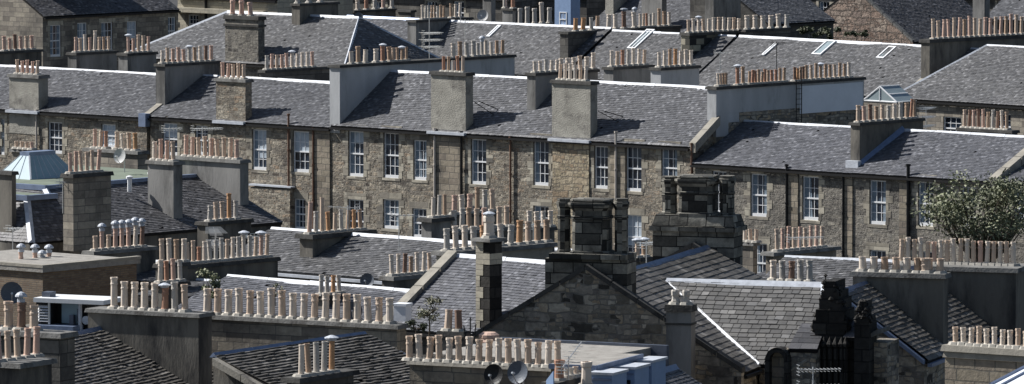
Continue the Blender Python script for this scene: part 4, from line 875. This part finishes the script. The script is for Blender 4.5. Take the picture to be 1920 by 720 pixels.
# cross wing with large slates
nrm = G1.u.cross(G1.v*GB['_v'][1]+Z*(GB['_z'][1]-GB['_z'][0])).normalized(); A_ = G1.p(0, 0, GB['_z'][0]+.06)
h1 = hit(1250, 531, A_, nrm); h2 = hit(1424, 688, A_, nrm)
v1_, v2_ = (h2-G0.o).dot(G0.v), (h1-G0.o).dot(G0.v); print('cross wing v', v1_, v2_, 'z', h2.z, h1.z)
uA, uB = (h1-G0.o).dot(G0.u), (h2-G0.o).dot(G0.u); zr, ze = h1.z+.05, h2.z+.05
uR_ = G0.su(1549, v2_, zr)
W = thing('slated_wing', 'cross wing with large brown slates and a white leaded valley, beside the black gothic gable', 'house', tuple(G0.p((uA+uR_)/2, v2_, 0)))
uX = uR_+1.0; q = G0.p; m = MB(); m.box(G0, uB, uX, v1_, 2*v2_-v1_, 0, ze-.1); m.face([q(uX-.02, v1_, ze-.1), q(uX-.02, 2*v2_-v1_, ze-.1), q(uR_, v2_, zr-.1)]); m.build('wall', 'rubble_dark', W)
slope(W, [q(uB, v1_, ze), q(uX, v1_, ze), q(uR_, v2_, zr), q(uA, v2_, zr)], 'slate_large', course=.25, width=.3, lift=.022, jit=.45, gap=.02)
slope(W, [q(uB, 2*v2_-v1_, ze), q(uX, 2*v2_-v1_, ze), q(uR_, v2_, zr), q(uA, v2_, zr)], 'slate_large', course=.5, width=.6)
m = MB(); A, C_ = q(uA, v2_, zr+.03), q(uR_, v2_, zr+.03)
m.prism([A-G0.v*.17-Z*.07, A+Z*.09, A+G0.v*.17-Z*.07], [C_-G0.v*.17-Z*.07, C_+Z*.09, C_+G0.v*.17-Z*.07]); m.build('ridge_flashing', 'zinc_white', W)
m = MB(); A, C_ = q(uA, v2_, zr+.02), q(uB, v1_, ze+.02); dd = (C_-A).normalized(); sd = dd.cross(Z).normalized()
m.prism([A-sd*.08-Z*.03, A+Z*.06, A+sd*.08-Z*.03], [C_-sd*.08-Z*.03, C_+Z*.06, C_+sd*.08-Z*.03]); m.build('valley_flashing', 'zinc_white', W)
A, C_ = q(uX-.03, v1_, ze+.06), q(uR_-.03, v2_, zr+.06); m = MB(); m.prism([A-G0.u*.14, A+Z*.03-G0.u*.14, A+Z*.08, A], [C_-G0.u*.14, C_+Z*.03-G0.u*.14, C_+Z*.08, C_]); m.build('verge_flashing', 'zinc_white', W)
# smooth grey chimney before the gable
stack(GB, G0, (1249, 571), vN-1.3, 1296, 1304, 9, 'render_grey', 'cope_dark', [dict(n=2, px=(1267, 1286), h=.42, seq=['grey', 'grey'], kinds=['oct'])], copeh=.2, over=.06, bands=((.55, .06, .03),))

# ---------------- black gothic gable
Q0 = Fr(1555, 700, 200, 17); q = Q0.p
t = thing('gothic_gable', 'soot black gothic stone gable with crockets, finial and arched dormer, lower right', 'gothic gable', tuple(q(0, 1, 0)))
def prof(rows, v0, v1, mat='stone_black', name='pinnacle', crock=0, par=None):
    m = MB()
    for i, (l, r, yt, yb) in enumerate(rows):
        a, z1 = Q0.onv(l, yt, v0); b = Q0.su(r, v0, z1); z0 = Q0.onv(l, yb, v0)[1]; ins = .02*i % .05
        m.box(Q0, a, b, v0+.012*(i % 3)-.15*(b-a)*.3, v1, z0, z1)
    o = m.build(name, mat, par or t)
    if crock:
        for (l, r, yt, yb) in rows[:crock]:
            for s_ in range(5):
                for x in (l, r, (l+r)/2+(r-l)*.3*(random.random()-.5)):
                    c = MB(); y = yt+(yb-yt)*random.random(); u, z = Q0.onv(x, y, v0); e = .035+.06*random.random()
                    c.lathe(q(u, v0+random.random()*.3, z-e), [(e*.5, 0), (e*1.25, e*.6), (e*.9, e*1.3), (e*.3, e*1.9)], 6); c.build('crocket', 'stone_black', o)
    return o
prof([(1545, 1566, 527, 548), (1540, 1572, 546, 566), (1536, 1578, 560, 584), (1530, 1583, 580, 602), (1524, 1588, 600, 618), (1528, 1584, 616, 640), (1520, 1592, 628, 640), (1531, 1588, 640, 1100)], 0, 1.2, crock=6)
p = q(*(lambda a: (a[0], .4, a[1]))(Q0.onv(1548, 527, .4))); m = MB(); m.tube(p, p+Z*.22, .02, 5); m.lathe(p+Z*.12, [(.02, 0), (.07, .04), (.02, .08)], 6); m.build('finial', 'stone_black', t)
m = MB()   # engaged shafts down the front
for x in (1536, 1545, 1556, 1567, 1578, 1586):
    u, z = Q0.onv(x, 650, -.12); m.tube(q(u, -.12, z), q(u, -.12, 5), .07, 8)
    m.lathe(q(u, -.12, z), [(.1, 0), (.13, .08), (.07, .16), (.0, .3)], 8)
m.build('engaged_shafts', 'stone_black', t)
prof([(1612, 1621, 565, 580), (1609, 1624, 578, 584), (1613, 1620, 584, 594), (1606, 1628, 594, 604), (1602, 1630, 604, 1100)], -.4, .5, crock=4, name='side_pinnacle')
prof([(1482, 1530, 655, 1100)], -.6, 1.2, 'rubble_dark', 'side_wall'); prof([(1586, 1620, 634, 1100)], .1, 1.2, 'stone_black', 'link_wall'); prof([(1628, 1664, 642, 1100)], .2, 1.6, 'rubble_dark', 'dormer_wall')
for (l, r, yt, yb, l2, r2, v0, v1) in ((1478, 1532, 609, 655, 1482, 1528, -.7, .7), (1581, 1620, 601, 634, 1586, 1618, -.1, .8)):
    a, z0 = Q0.onv(l, yb, v0); b = Q0.su(r, v0, z0); z1 = z0+(yb-yt)/FP*200*.85; slope(t, [q(a, v0, z0), q(b, v0, z0), q(b-.05, v1, z1), q(a+.05, v1, z1)], 'slate_dark', name='lean_to_roof', course=.3, width=.6, lift=.012)
m = MB(); u0, z0 = Q0.onv(1630, 645, .1); u1 = Q0.su(1657, .1, z0); R_ = (u1-u0)/2*1.2; n = 10
arc = [(u1-R_*1.9*sin(pi/2*i/n), z0-.1+R_*2.2*(1-cos(pi/2*i/n))*-1+R_*2.2) for i in range(n+1)]
for i in range(n):
    (a, z), (b, y) = arc[i], arc[i+1]; m.prism([q(a, -.2, z), q(b, -.2, y), q(b, -.2, y-.12), q(a, -.2, z-.12)], [q(a, .9, z), q(b, .9, y), q(b, .9, y-.12), q(a, .9, z-.12)])
m.build('curved_dormer_roof', 'cope_stone', t)
m = MB()   # pointed arch left of the gable
u0, z0 = Q0.onv(1434, 720, -1.); u1 = Q0.su(1478, -1., z0); zc = Q0.onv(1434, 676, -1)[1]; rr = (u1-u0)/2
for i in range(10):
    a0, a1 = pi*i/10, pi*(i+1)/10; f = lambda a, r: q((u0+u1)/2-cos(a)*r, -1., zc+sin(a)*r*1.1); g2 = lambda a, r: f(a, r)+G0.v*.5
    m.prism([f(a0, rr), f(a1, rr), f(a1, rr-.13), f(a0, rr-.13)], [g2(a0, rr), g2(a1, rr), g2(a1, rr-.13), g2(a0, rr-.13)])
for a in (u0, u1-.13): m.box(Q0, a, a+.13, -1., -.5, 0, zc)
m.build('arch_moulding', 'stone_black', t); m = MB(); m.box(Q0, u0+.1, u1-.1, -.7, -.2, 0, zc+rr*.9); m.build('arch_wall', 'ashlar_tan', t)
u0, z0 = Q0.onv(1478, 690, -.62); m = MB(); m.tube(q(u0, -.62, z0-.1), q(Q0.su(1513, -.62, z0), -.62, z0+.25), .05, 6); m.build('string_course', 'skew_stone', t)
Tt = aerial(1524, 760, 688, 192, 'dense white aerial in front of the black gothic gable', 12, 12, 0, 1.2, w=.22, extra=1)

# ---------------- slate roof and long rendered gable stacks at right
J0 = Fr(1735, 678, 203, 18); J1 = J0.turned()
RJ = house(J1, 'slated_house', 'dark slated house at right, blue leaded ridge, between two tall rendered pot walls', (1733, 676), 1733, 1868, (1577, 552), mono=True, wall='rubble_dark', slate='slate_umber', ridgemat='lead_blue', eavemat='lead_blue', sl=dict(course=.17, width=.24, lift=.02, jit=.2), ridgew=.16)
vA = (J1.p(J1.su(1779, 0, RJ['_z'][0]), 0, 0)-J0.o).dot(J0.v); vB = (J1.p(RJ['_u'][1], 0, 0)-J0.o).dot(J0.v); vC = (J1.p(RJ['_u'][0], 0, 0)-J0.o).dot(J0.v)
stack(RJ, J0, (1599, 509), vA, 1769, 1778, 9, 'render_dark', 'cope_stone', [dict(n=8, px=(1618, 1762), h=.42, pal='buff', kinds=['plain']), dict(n=1, px=(1735, 1735), h=.4, pal='cream')])
stack(RJ, J0, (1682, 497), vB, 1905, 1930, 9, 'render_dark', 'cope_stone', [dict(n=18, px=(1690, 1900), h=.72, seq=['buff', 'cream', 'buff', 'cream', 'buff', 'pink', 'cream'])])
verge(RJ, J0, vC-.2, [(1577, 554), (1733, 677)], .3, 'lead_blue', dirn='v', name='verge_flashing', wid=.12)
# lit stone stack at the lower right corner
N0 = Fr(1770, 650, 176, 34)
h = house(N0, 'tenement', 'pale squared stone tenement wall with a thick cope at the lower right corner', (1770, 760), 1770, 1990, (1780, 700), d=2, wall='ashlar_tan')
stack(h, N0, (1772, 646), -.3, 1935, 1950, 6, 'ashlar_tan', 'skew_stone', [dict(n=11, px=(1792, 1938), h=.45, pal='cream', s=.9)], copeh=.16, copes=2, over=.05)
# houses between
E0 = Fr(1500, 560, 236, 30)
H4 = house(E0, 'slated_house', 'pale slate roof with white ridge just behind the large slated wing', (1500, 565), 1395, 1660, (1500, 488), d=3, wall='render_dark', slate='slate_brown')
stack(H4, E0, (1438, 525), -1., 1532, 1540, 4, 'render_dark', 'cope_dark', [dict(n=5, px=(1450, 1518), h=.68, seq=['cream', 'grey', 'brown', 'grey', 'grey'])])
E1 = Fr(1480, 500, 262, 42)
H5 = house(E1, 'tenement', 'tenement with a thick slab of nine pink pots in front of the lower terraced house', (1480, 540), 1380, 1600, (1480, 500), d=3, wall='ashlar_grey')
stack(H5, E1, (1436, 472), vY(E1, 1436, 472, 263), 1450, 1568, 4, 'ashlar_tan', 'cope_stone', [dict(n=9, px=(1457, 1541), h=.85, seq=['buff', 'pink', 'pink', 'buff', 'pink'])], over=.16)
stack(H5, E1, (1379, 452), vY(E1, 1379, 452, 266), 1412, 1420, 4, 'ashlar_grey', 'cope_stone', [dict(n=4, px=(1386, 1418), h=.45, pal='buff', kinds=['plain'])])
# ================================================================ foreground, left and centre
L0_ = Fr(165, 577, 216, 28)
BR0 = Fr(382, 800, 211, 20); BR1 = BR0.turned()
BR = house(BR1, 'slated_house', 'dark coarse slate roof with blue ridge, lower left', (382, 800), 222, 530, (-60, 677), wall='render_dark', slate='slate_umber', ridgemat='lead_blue', sl=dict(course=.155, width=.24, lift=.035), ridgew=.15)
vE = (BR1.p(BR1.su(495, 0, BR['_z'][0]), 0, 0)-BR0.o).dot(BR0.v)
stack(BR, L0_, (165, 578), 0, 372, 397, 9, 'render_dark', 'cope_stone', [dict(n=8, px=(214, 347), h=.88, seq=['cream', 'cream', 'cream', ('cream', .85, None), 'cream', ('terracotta', .72, 'cap'), 'grey', 'buff'])], copeh=.12)
skew(BR, BR1, BR['_u'][1]-.3, BR['_u'][1]+.02, -.1, BR['_v'][1], up=.1, mat='lead_dark', name='verge_flashing')
B20 = Fr(397, 592, 217, 30)
B2 = house(B20, 'tenement', 'tenement wall of grey blocks topped by the long row of eighteen cream pots', (420, 760), 398, 752, (420, 715), d=2, wall='ashlar_grey', backslope=False)
stack(B2, B20, (372, 589), -.1, 744, 762, 5, 'ashlar_grey', 'cope_stone', [dict(n=18, px=(388, 731), h=.82, seq=['cream', 'buff', 'cream', 'cream', 'buff', 'cream'])], copeh=.13, over=.1)
p = P(749, 597, 217.3); m = MB(); f = Fr(738, 604, 217, 26); m.box(f, 0, .42, 0, .42, P(738, 602, 217).z, P(738, 572, 217).z); m.box(f, -.03, .45, -.03, .45, P(738, 574, 217).z, P(738, 569, 217).z); tag(m.build('water_tank', 'render_white', None, tuple(f.p(.2, .2, p.z))), 'small pale lidded box at the end of the long pot row', 'tank')
B30 = Fr(675, 815, 196, 33); B31 = B30.turned()
B3 = house(B31, 'slated_house', 'coarse slate roof with blue ridge behind the stack with one white capped pot', (675, 815), 675, 955, (400, 672), mono=True, wall='render_dark', slate='slate_umber', ridgemat='lead_blue', sl=dict(course=.165, width=.27, lift=.04), ridgew=.14)
b0v = (B31.p(B3['_u'][0], 0, 0)-B30.o).dot(B30.v); b1v = (B31.p(B3['_u'][1], 0, 0)-B30.o).dot(B30.v)
verge(B3, B30, b0v-.25, [(398, 672), (560, 765)], .4, 'skew_stone', dirn='v', wid=.2)
verge(B3, B30, b1v+.1, [(735, 660), (870, 738)], .5, 'lead_dark', dirn='v', name='lead_gutter', wid=.3)
stack(B3, B30, (538, 707), vY(B30, 538, 707, 189), 560, 663, 4, 'ashlar_dark', 'cope_dark', [dict(n=5, px=(565, 622), h=.85, seq=[('cream', .86), ('tan', .8), ('grey', .82), ('grey', .82), ('orange', .92, 'cap')], kinds=['plain'], s=1.1)], over=.14)
dish(662, 583, 215.6, 18, 'dark dish standing in front of the long pot row', 'dish_grey', (-.1, -1, .3))
# ---------------- long low wall of pots at bottom centre
B50 = Fr(770, 677, 193, 27)
B5 = house(B50, 'tenement', 'buff walled tenement with seventeen cream pots and two dishes at bottom centre', (800, 790), 760, 1066, (800, 740), d=2, wall='ashlar_tan', backslope=False)
stack(B5, B50, (768, 676), -.1, 1058, 1068, 5, 'ashlar_tan', 'skew_stone', [dict(n=16, px=(768, 1046), h=.7, seq=['buff', 'cream', 'buff', 'buff', 'cream'])], copeh=.1, over=.08)
dish(925, 702, 190.5, 20, 'black dish, left of the two at bottom centre', 'iron_black', (-.5, -1, .2)); dish(970, 698, 190, 22, 'blue grey dish, right of the two at bottom centre', 'dish_grey', (-.6, -1, .25))
z1 = B50.onv(900, 636, 5.2)[1]; m = MB(); m.box(B50, B5['_u'][0]+.3, B5['_u'][1], .8, 5.2, z1-.5, z1); m.build('flat_roof', 'felt_grey', B5)
m = MB(); m.box(B50, B5['_u'][0]+.3, B5['_u'][1]+.5, 5.2, 5.35, z1-.5, z1+.08); m.build('parapet', 'lead_dark', B5)
m = MB(); m.box(B50, B5['_u'][0]+.3, B5['_u'][1], 4.0, 5.2, 0, z1-.5); m.build('rear_wall', 'render_dark', B5)
# flat roof and blue dormers
D0 = Fr(1115, 687, 190, 22); zt = D0.z; q = D0.p
h = thing('dormered_building', 'flat felted roof with three blue painted dormers at bottom centre', 'building', tuple(q(-2, 3, 0)))
vb = D0.sv(1196, 0, zt)
m = MB(); m.box(D0, -1.3, 0, 0, vb, 0, zt-.08); m.build('wall', 'render_dark', h)
m = MB(); m.box(D0, -1.3, .08, -.1, vb+.1, zt-.08, zt+.03); m.build('flat_roof', 'felt_grey', h)
m = MB(); m.box(D0, .08, .13, -.1, vb+.1, zt-.1, zt+.04); m.box(D0, -1.3, .1, -.16, -.1, zt-.1, zt+.04); m.build('roof_edge', 'lead_blue', h)
m = MB()
for i in range(14):
    v = vb*i/14; m.prism([q(.05, v, zt-.1), q(.05, v+vb/14-.03, zt-.1), q(.35, v+vb/14-.03, zt-.42), q(.35, v, zt-.42)], [q(.0, v, zt-.14), q(.0, v+vb/14-.03, zt-.14), q(.3, v+vb/14-.03, zt-.46), q(.3, v, zt-.46)])
m.build('slate_apron', 'lead_blue', h)
for i, (l, r, t_, v) in enumerate(((1108, 1148, 702, -.6), (1150, 1190, 691, 1.2), (1192, 1222, 679, 3.0))):
    a, z = D0.onv(l, t_, v); b = D0.su(r, v, z); m = MB(); m.box(D0, a, b, v, v+1.1, z-1.8, z); dm = m.build('dormer', 'blue_paint', h)
    m = MB(); m.box(D0, a-.05, b+.05, v-.06, v+1.15, z+.002, z+.07); m.build('dormer_roof', 'zinc_white', dm)
    m = MB(); m.box(D0, a+.02, b-.02, v-.03, v, z-.16, z-.1); m.build('fascia', 'lead_blue', dm)
    sash(dm, q(0, v-.08, 0), D0.u, D0.v, a+.3, b-.12, z-1.2, z-.3, 2, 2, margins=False, rev=.1, mat='iron_black' if i < 2 else 'white_paint')
stack(h, D0, (1020, 716), -2.2, 1045, 1092, 2, 'render_dark', 'cope_dark', [dict(n=1, px=(1048, 1048), h=.55, seq=['terracotta'], kinds=['band']), dict(n=4, px=(1062, 1088), h=.25, pal='cream')])
stack(h, D0, (1084, 724), -1.4, 1110, 1115, 2, 'render_dark', 'cope_dark', [dict(n=1, h=.62, seq=['cream'], kinds=['band'], s=1.1)])
aerial(1066, 712, 668, 188.6, 'slanting aerial with black elements beside the blue dormers', 6, 60, 35, 1.3, w=.2)
m = MB(); f = Fr(1024, 720, 187.5, 50); m.prism([f.p(0, 0, f.z-.2), f.p(.3, 0, f.z-.2), f.p(.3, 0, f.z+.38), f.p(.0, 0, f.z+.1)], [f.p(0, .04, f.z-.2), f.p(.3, .04, f.z-.2), f.p(.3, .04, f.z+.38), f.p(.0, .04, f.z+.1)]); tag(m.build('flashing_board', 'blue_paint', None, tuple(f.p(.1, 0, f.z-.2))), 'angled blue board beside the terracotta pot at bottom centre', 'board')
X0 = Fr(1300, 760, 195, 20); X1 = X0.turned()
h = house(X1, 'slated_house', 'small slated roof tip between the blue dormers and the grey chimney', (1300, 760), 1300, 1345, (1222, 706), wall='render_dark', slate='slate_dark', ridgemat='lead_blue')
# stone vent and small stacks behind the wall of pots
h = house(Fr(850, 690, 203, 24), 'outbuilding', 'low outbuilding with a rounded stone vent and two old pots behind the wall of pots', (850, 700), 805, 960, (850, 655), d=1.6, wall='ashlar_dark')
Fz = Fr(850, 690, 203, 24)
stack(h, Fz, (822, 620), .4, 868, 878, 3, 'ashlar_dark', 'cope_dark', [dict(n=2, px=(840, 860), h=.62, seq=['buff', 'brown'], kinds=['plain'])], copeh=.16, over=.06)
u, z = Fz.onv(917, 640, .8); m = MB(); m.lathe(Fz.p(u, .8, z-1), [(.28, 0), (.28, .85), (.32, .9), (.34, 1.0), (.28, 1.08), (.3, 1.12), (.3, 1.2), (.2, 1.27)], 14); m.build('stone_vent', 'clay_pink', h)
m = MB(); b = P(882, 630, 202)
for dx in (-.12, 0, .1): m.tube(b+Vector((dx, 0, -.2)), b+Vector((dx*1.6, 0, .55-abs(dx)*2)), .02, 5)
m.tube(b+Vector((-.2, 0, .1)), b+Vector((.18, 0, .1)), .018, 5); tag(m.build('iron_cresting', 'iron_black', None, tuple(b-Z*.2)), 'black iron spikes beside the two old pots', 'ironwork')
# ---------------- lower left cluster
Y0 = Fr(0, 620, 192, 30)
h = house(Y0, 'tenement', 'soot stained tenement end at the lower left corner with two tiers of tall pots', (0, 800), -120, 135, (0, 775), d=2, wall='ashlar_dark', backslope=False)
stack(h, Y0, (-30, 617), .3, 112, 140, 5, 'ashlar_dark', 'cope_stone', [dict(n=4, px=(-8, 64), h=.72, seq=['tan', ('buff', .78), ('brown', .78, 'hood'), ('buff', .74)], s=1.15)])
stack(h, Y0, (-46, 676), vY(Y0, 0, 670, 185), 36, 97, 5, 'render_dark', 'cope_stone', [dict(n=5, px=(-2, 68), h=.74, pal='pink')], over=.12)
dish(22, 549, 205, 21, 'dark blue dish at the left edge above the tall pots', 'dish_grey', (.1, -1, .2))
# rooftop plant
V0 = Fr(68, 612, 224, 24); q = V0.p; zt = V0.onv(68, 566)[1]; zb_ = V0.onv(68, 618)[1]
hh = thing('outbuilding', 'low flat roofed block under the louvred plant unit', 'building', tuple(q(1, 1, 0))); m = MB(); m.box(V0, -1.2, 1.75, -.4, 2.5, 0, zb_-.01); m.build('wall', 'render_dark', hh)
t = thing('ventilation_unit', 'white roofed louvred plant unit with pale metal door on a flat roof, lower left', 'plant unit', tuple(q(1, 1, zb_)))
m = MB(); m.box(V0, -.05, 2.5, -.1, 1.4, zt, zt+.14); m.build('canopy', 'white_paint', t)
m = MB(); m.box(V0, 0, .5, 0, 1.3, zb_, zt-.002); m.box(V0, .5, 1.6, .5, 1.3, zb_, zt-.002); m.build('housing', 'iron_black', t)
m = MB()
for i in range(6): z = zb_+.28+(zt-zb_-.36)*i/6; m.prism([q(.03, -.06, z), q(.46, -.06, z), q(.46, 0, z+.06), q(.03, 0, z+.06)], [q(.03, -.05, z+.02), q(.46, -.05, z+.02), q(.46, .01, z+.08), q(.03, .01, z+.08)])
m.box(V0, .46, .52, -.05, .02, zb_+.2, zt-.01); m.build('louvres', 'aluminium', t)
m = MB(); m.box(V0, .7, 1.3, .44, .5, zb_+.2, zt-.06); m.build('door', 'metal_teal', t)
m = MB(); m.box(V0, -.1, 1.5, -.3, .4, zb_, zb_+.18); m.build('plinth', 'lead_blue', t)
for bx_ in ((.05, .35, .3, .7, zt+.14, zt+.3), (1.1, 1.25, .2, .35, zb_+.18, zb_+.5), (1.34, 1.44, .3, .5, zb_+.3, zt-.2)): m = MB(); m.box(V0, *bx_); m.build('junction_box', 'lead_dark', t)
m = MB(); m.tube(q(1.5, .2, zb_), q(1.5, .2, zt), .06, 8); m.tube(q(1.7, .2, zb_+.35), q(1.7, .4, zb_+.35), .14, 10); m.build('pipe', 'zinc_white', t)

# ================================================================ trees and shrubs
def foliage(mb, c, rad, n, size, squash=.8, clumps=14, seed=0):
    rnd = random.Random(seed); cs = []
    for i in range(clumps):
        d = Vector((rnd.gauss(0, 1), rnd.gauss(0, 1), rnd.gauss(0, 1))).normalized(); k = .35+.65*rnd.random()
        cs.append((c+Vector((d.x*rad[0]*k, d.y*rad[1]*k, d.z*rad[2]*k)), (.2+.18*rnd.random())*min(rad), rnd.random()))
    for i in range(n):
        cc, r, tone = cs[rnd.randrange(clumps)]; d = Vector((rnd.gauss(0, .6), rnd.gauss(0, .6), rnd.gauss(0, .5)*squash)); p = cc+d*r
        a = Vector((rnd.gauss(0, 1), rnd.gauss(0, 1), rnd.gauss(0, 1))).normalized(); b = a.orthogonal().normalized(); s = size*(.6+.8*rnd.random())
        mb.face([p-a*s, p+b*s*.45, p+a*s, p-b*s*.45], min(1, max(0, tone*.8+.35*rnd.random()-.08)))
    return cs
def tree(name, label, base, c, rad, n, size, leaf, cat='tree', clumps=16, seed=1, r=.16, group=None):
    t = thing(name, label, cat, tuple(base), group); m = MB(); cs = foliage(m, c, rad, n, size, seed=seed, clumps=clumps); 
    m.build('crown' if cat == 'tree' else 'foliage', leaf, t)
    k = MB(); rnd = random.Random(seed); f = base.lerp(c, .8); k.tube(base, base.lerp(f, .5)+Vector((r*.3, 0, 0)), r, 8, r*.8); k.tube(base.lerp(f, .5)+Vector((r*.3, 0, 0)), f, r*.8, 8, r*.5)
    for (cc, rr, _) in cs: mid = f.lerp(cc, .5)+Vector((rnd.gauss(0, .1)*rad[0], rnd.gauss(0, .1)*rad[0], 0)); k.tube(f, mid, r*.4, 6, r*.25); k.tube(mid, cc, r*.25, 5, r*.08)
    k.build('trunk' if cat == 'tree' else 'stems', 'bark', t); return t
c = P(1842, 396, 300); b = c.copy(); b.z = 0
tree('garden_tree', 'bushy olive green tree in front of the end of the terrace, right side', b, c, (2.9, 2.2, 1.9), 7000, .085, 'leaf_olive', clumps=64, seed=8)
for i, (x, y, Y, rx, rz, n, s, lf, lb) in enumerate(((395, 535, 226, .42, .65, 900, .05, 'leaf_olive', 'wispy green shrub growing between the eight large pots and the long pot row'),
    (515, 548, 224, .3, .3, 250, .045, 'leaf_dry', 'dry yellowish weed rising behind the long pot row'),
    (805, 580, 214, .45, .6, 520, .05, 'leaf_dry', 'straggly dry shrub at the foot of the diagonal stone skew'),
    (780, 612, 212, .35, .3, 250, .05, 'leaf_dark', 'low dark shrub behind the wall of pots at bottom centre'),
    (1520, 60, 404, .7, .5, 700, .09, 'leaf_dark', 'dark round shrub on the roof edge, left of three at the top right'),
    (1558, 60, 404, .7, .45, 600, .09, 'leaf_dark', 'dark round shrub on the roof edge, middle of three at the top right'),
    (1605, 66, 403, .8, .35, 500, .09, 'leaf_dark', 'low dark shrub under the pink rubble gable, right of three'))):
    c = P(x, y, Y); b = c-Z*rz*1.5; tree('shrub', lb, b, c, (rx, rx, rz), n, s, lf, 'shrub', clumps=9, seed=20+i, r=.03)

a = Fr(1856, 722, 170, 28); q = a.p; t = thing('glass_roof', 'corner of a pale glazed roof with blue edges at the bottom right', 'glass roof', tuple(q(1, 1, a.z-1)))
g = MB(); g.prism([q(0, 0, a.z), q(4, 0, a.z), q(4, 3, a.z+.55), q(.35, 3, a.z+.55)][:4], [q(0, 0, a.z-.05), q(4, 0, a.z-.05), q(4, 3, a.z+.5), q(.35, 3, a.z+.5)]); g.build('glazing', 'render_white', t)
g = MB(); g.tube(q(0, 0, a.z), q(.35, 3, a.z+.55), .05, 6); g.tube(q(.35, 3, a.z+.55), q(4, 3, a.z+.55), .05, 6)
for i in range(5): g.tube(q(.7*i+.3, 0, a.z+.02), q(.7*i+.6, 3, a.z+.57), .03, 5)
g.build('glazing_bar', 'lead_blue', t); m = MB(); m.box(a, .1, 4, .2, 3, 0, a.z-.1); m.build('wall', 'render_dark', t)
# ================================================================ ground, light, camera
g = MB(); n = 12
for i in range(n):
    for j in range(n): g.face([(-1500+3000*i/n, -200+3200*j/n, 0), (-1500+3000*(i+1)/n, -200+3200*j/n, 0), (-1500+3000*(i+1)/n, -200+3200*(j+1)/n, 0), (-1500+3000*i/n, -200+3200*(j+1)/n, 0)])
o = g.build('ground', 'asphalt'); o['kind'] = 'structure'
SUNV = Vector((.7*M.u.x+.27*M.v.x, .7*M.u.y+.27*M.v.y, -.66)).normalized()
sl_ = bpy.data.lights.new('sun', 'SUN'); sl_.energy = 5; sl_.angle = radians(.5); sl_.color = (1, .975, .94)
so = bpy.data.objects.new('sun', sl_); COL.objects.link(so); so.rotation_euler = SUNV.to_track_quat('-Z', 'Y').to_euler(); so.location = (0, 0, 80)
w = bpy.data.worlds.new('World'); SC.world = w; w.use_nodes = True; nt = w.node_tree
sky = nt.nodes.new('ShaderNodeTexSky'); sky.sky_type = 'NISHITA'; sky.sun_disc = False
sky.sun_elevation = math.asin(-SUNV.z); sky.sun_rotation = math.atan2(-SUNV.x, -SUNV.y) % (2*pi)
nt.links.new(sky.outputs[0], nt.nodes['Background'].inputs[0]); nt.nodes['Background'].inputs[1].default_value = .053
cd = bpy.data.cameras.new('camera'); cd.sensor_width = 36; cd.lens = FP*36/1920; cd.clip_start = 1; cd.clip_end = 6000
co = bpy.data.objects.new('camera', cd); COL.objects.link(co); co.location = CAM; co.rotation_euler = (pi/2-PIT, 0, 0); SC.camera = co
SC.view_settings.view_transform = 'Standard'; SC.view_settings.look = 'None'; SC.view_settings.gamma = 1; SC.view_settings.exposure = .45
for o in bpy.data.objects:
    for k in ('_loc', '_u', '_z', '_v', '_g'):
        if k in o.keys(): del o[k]
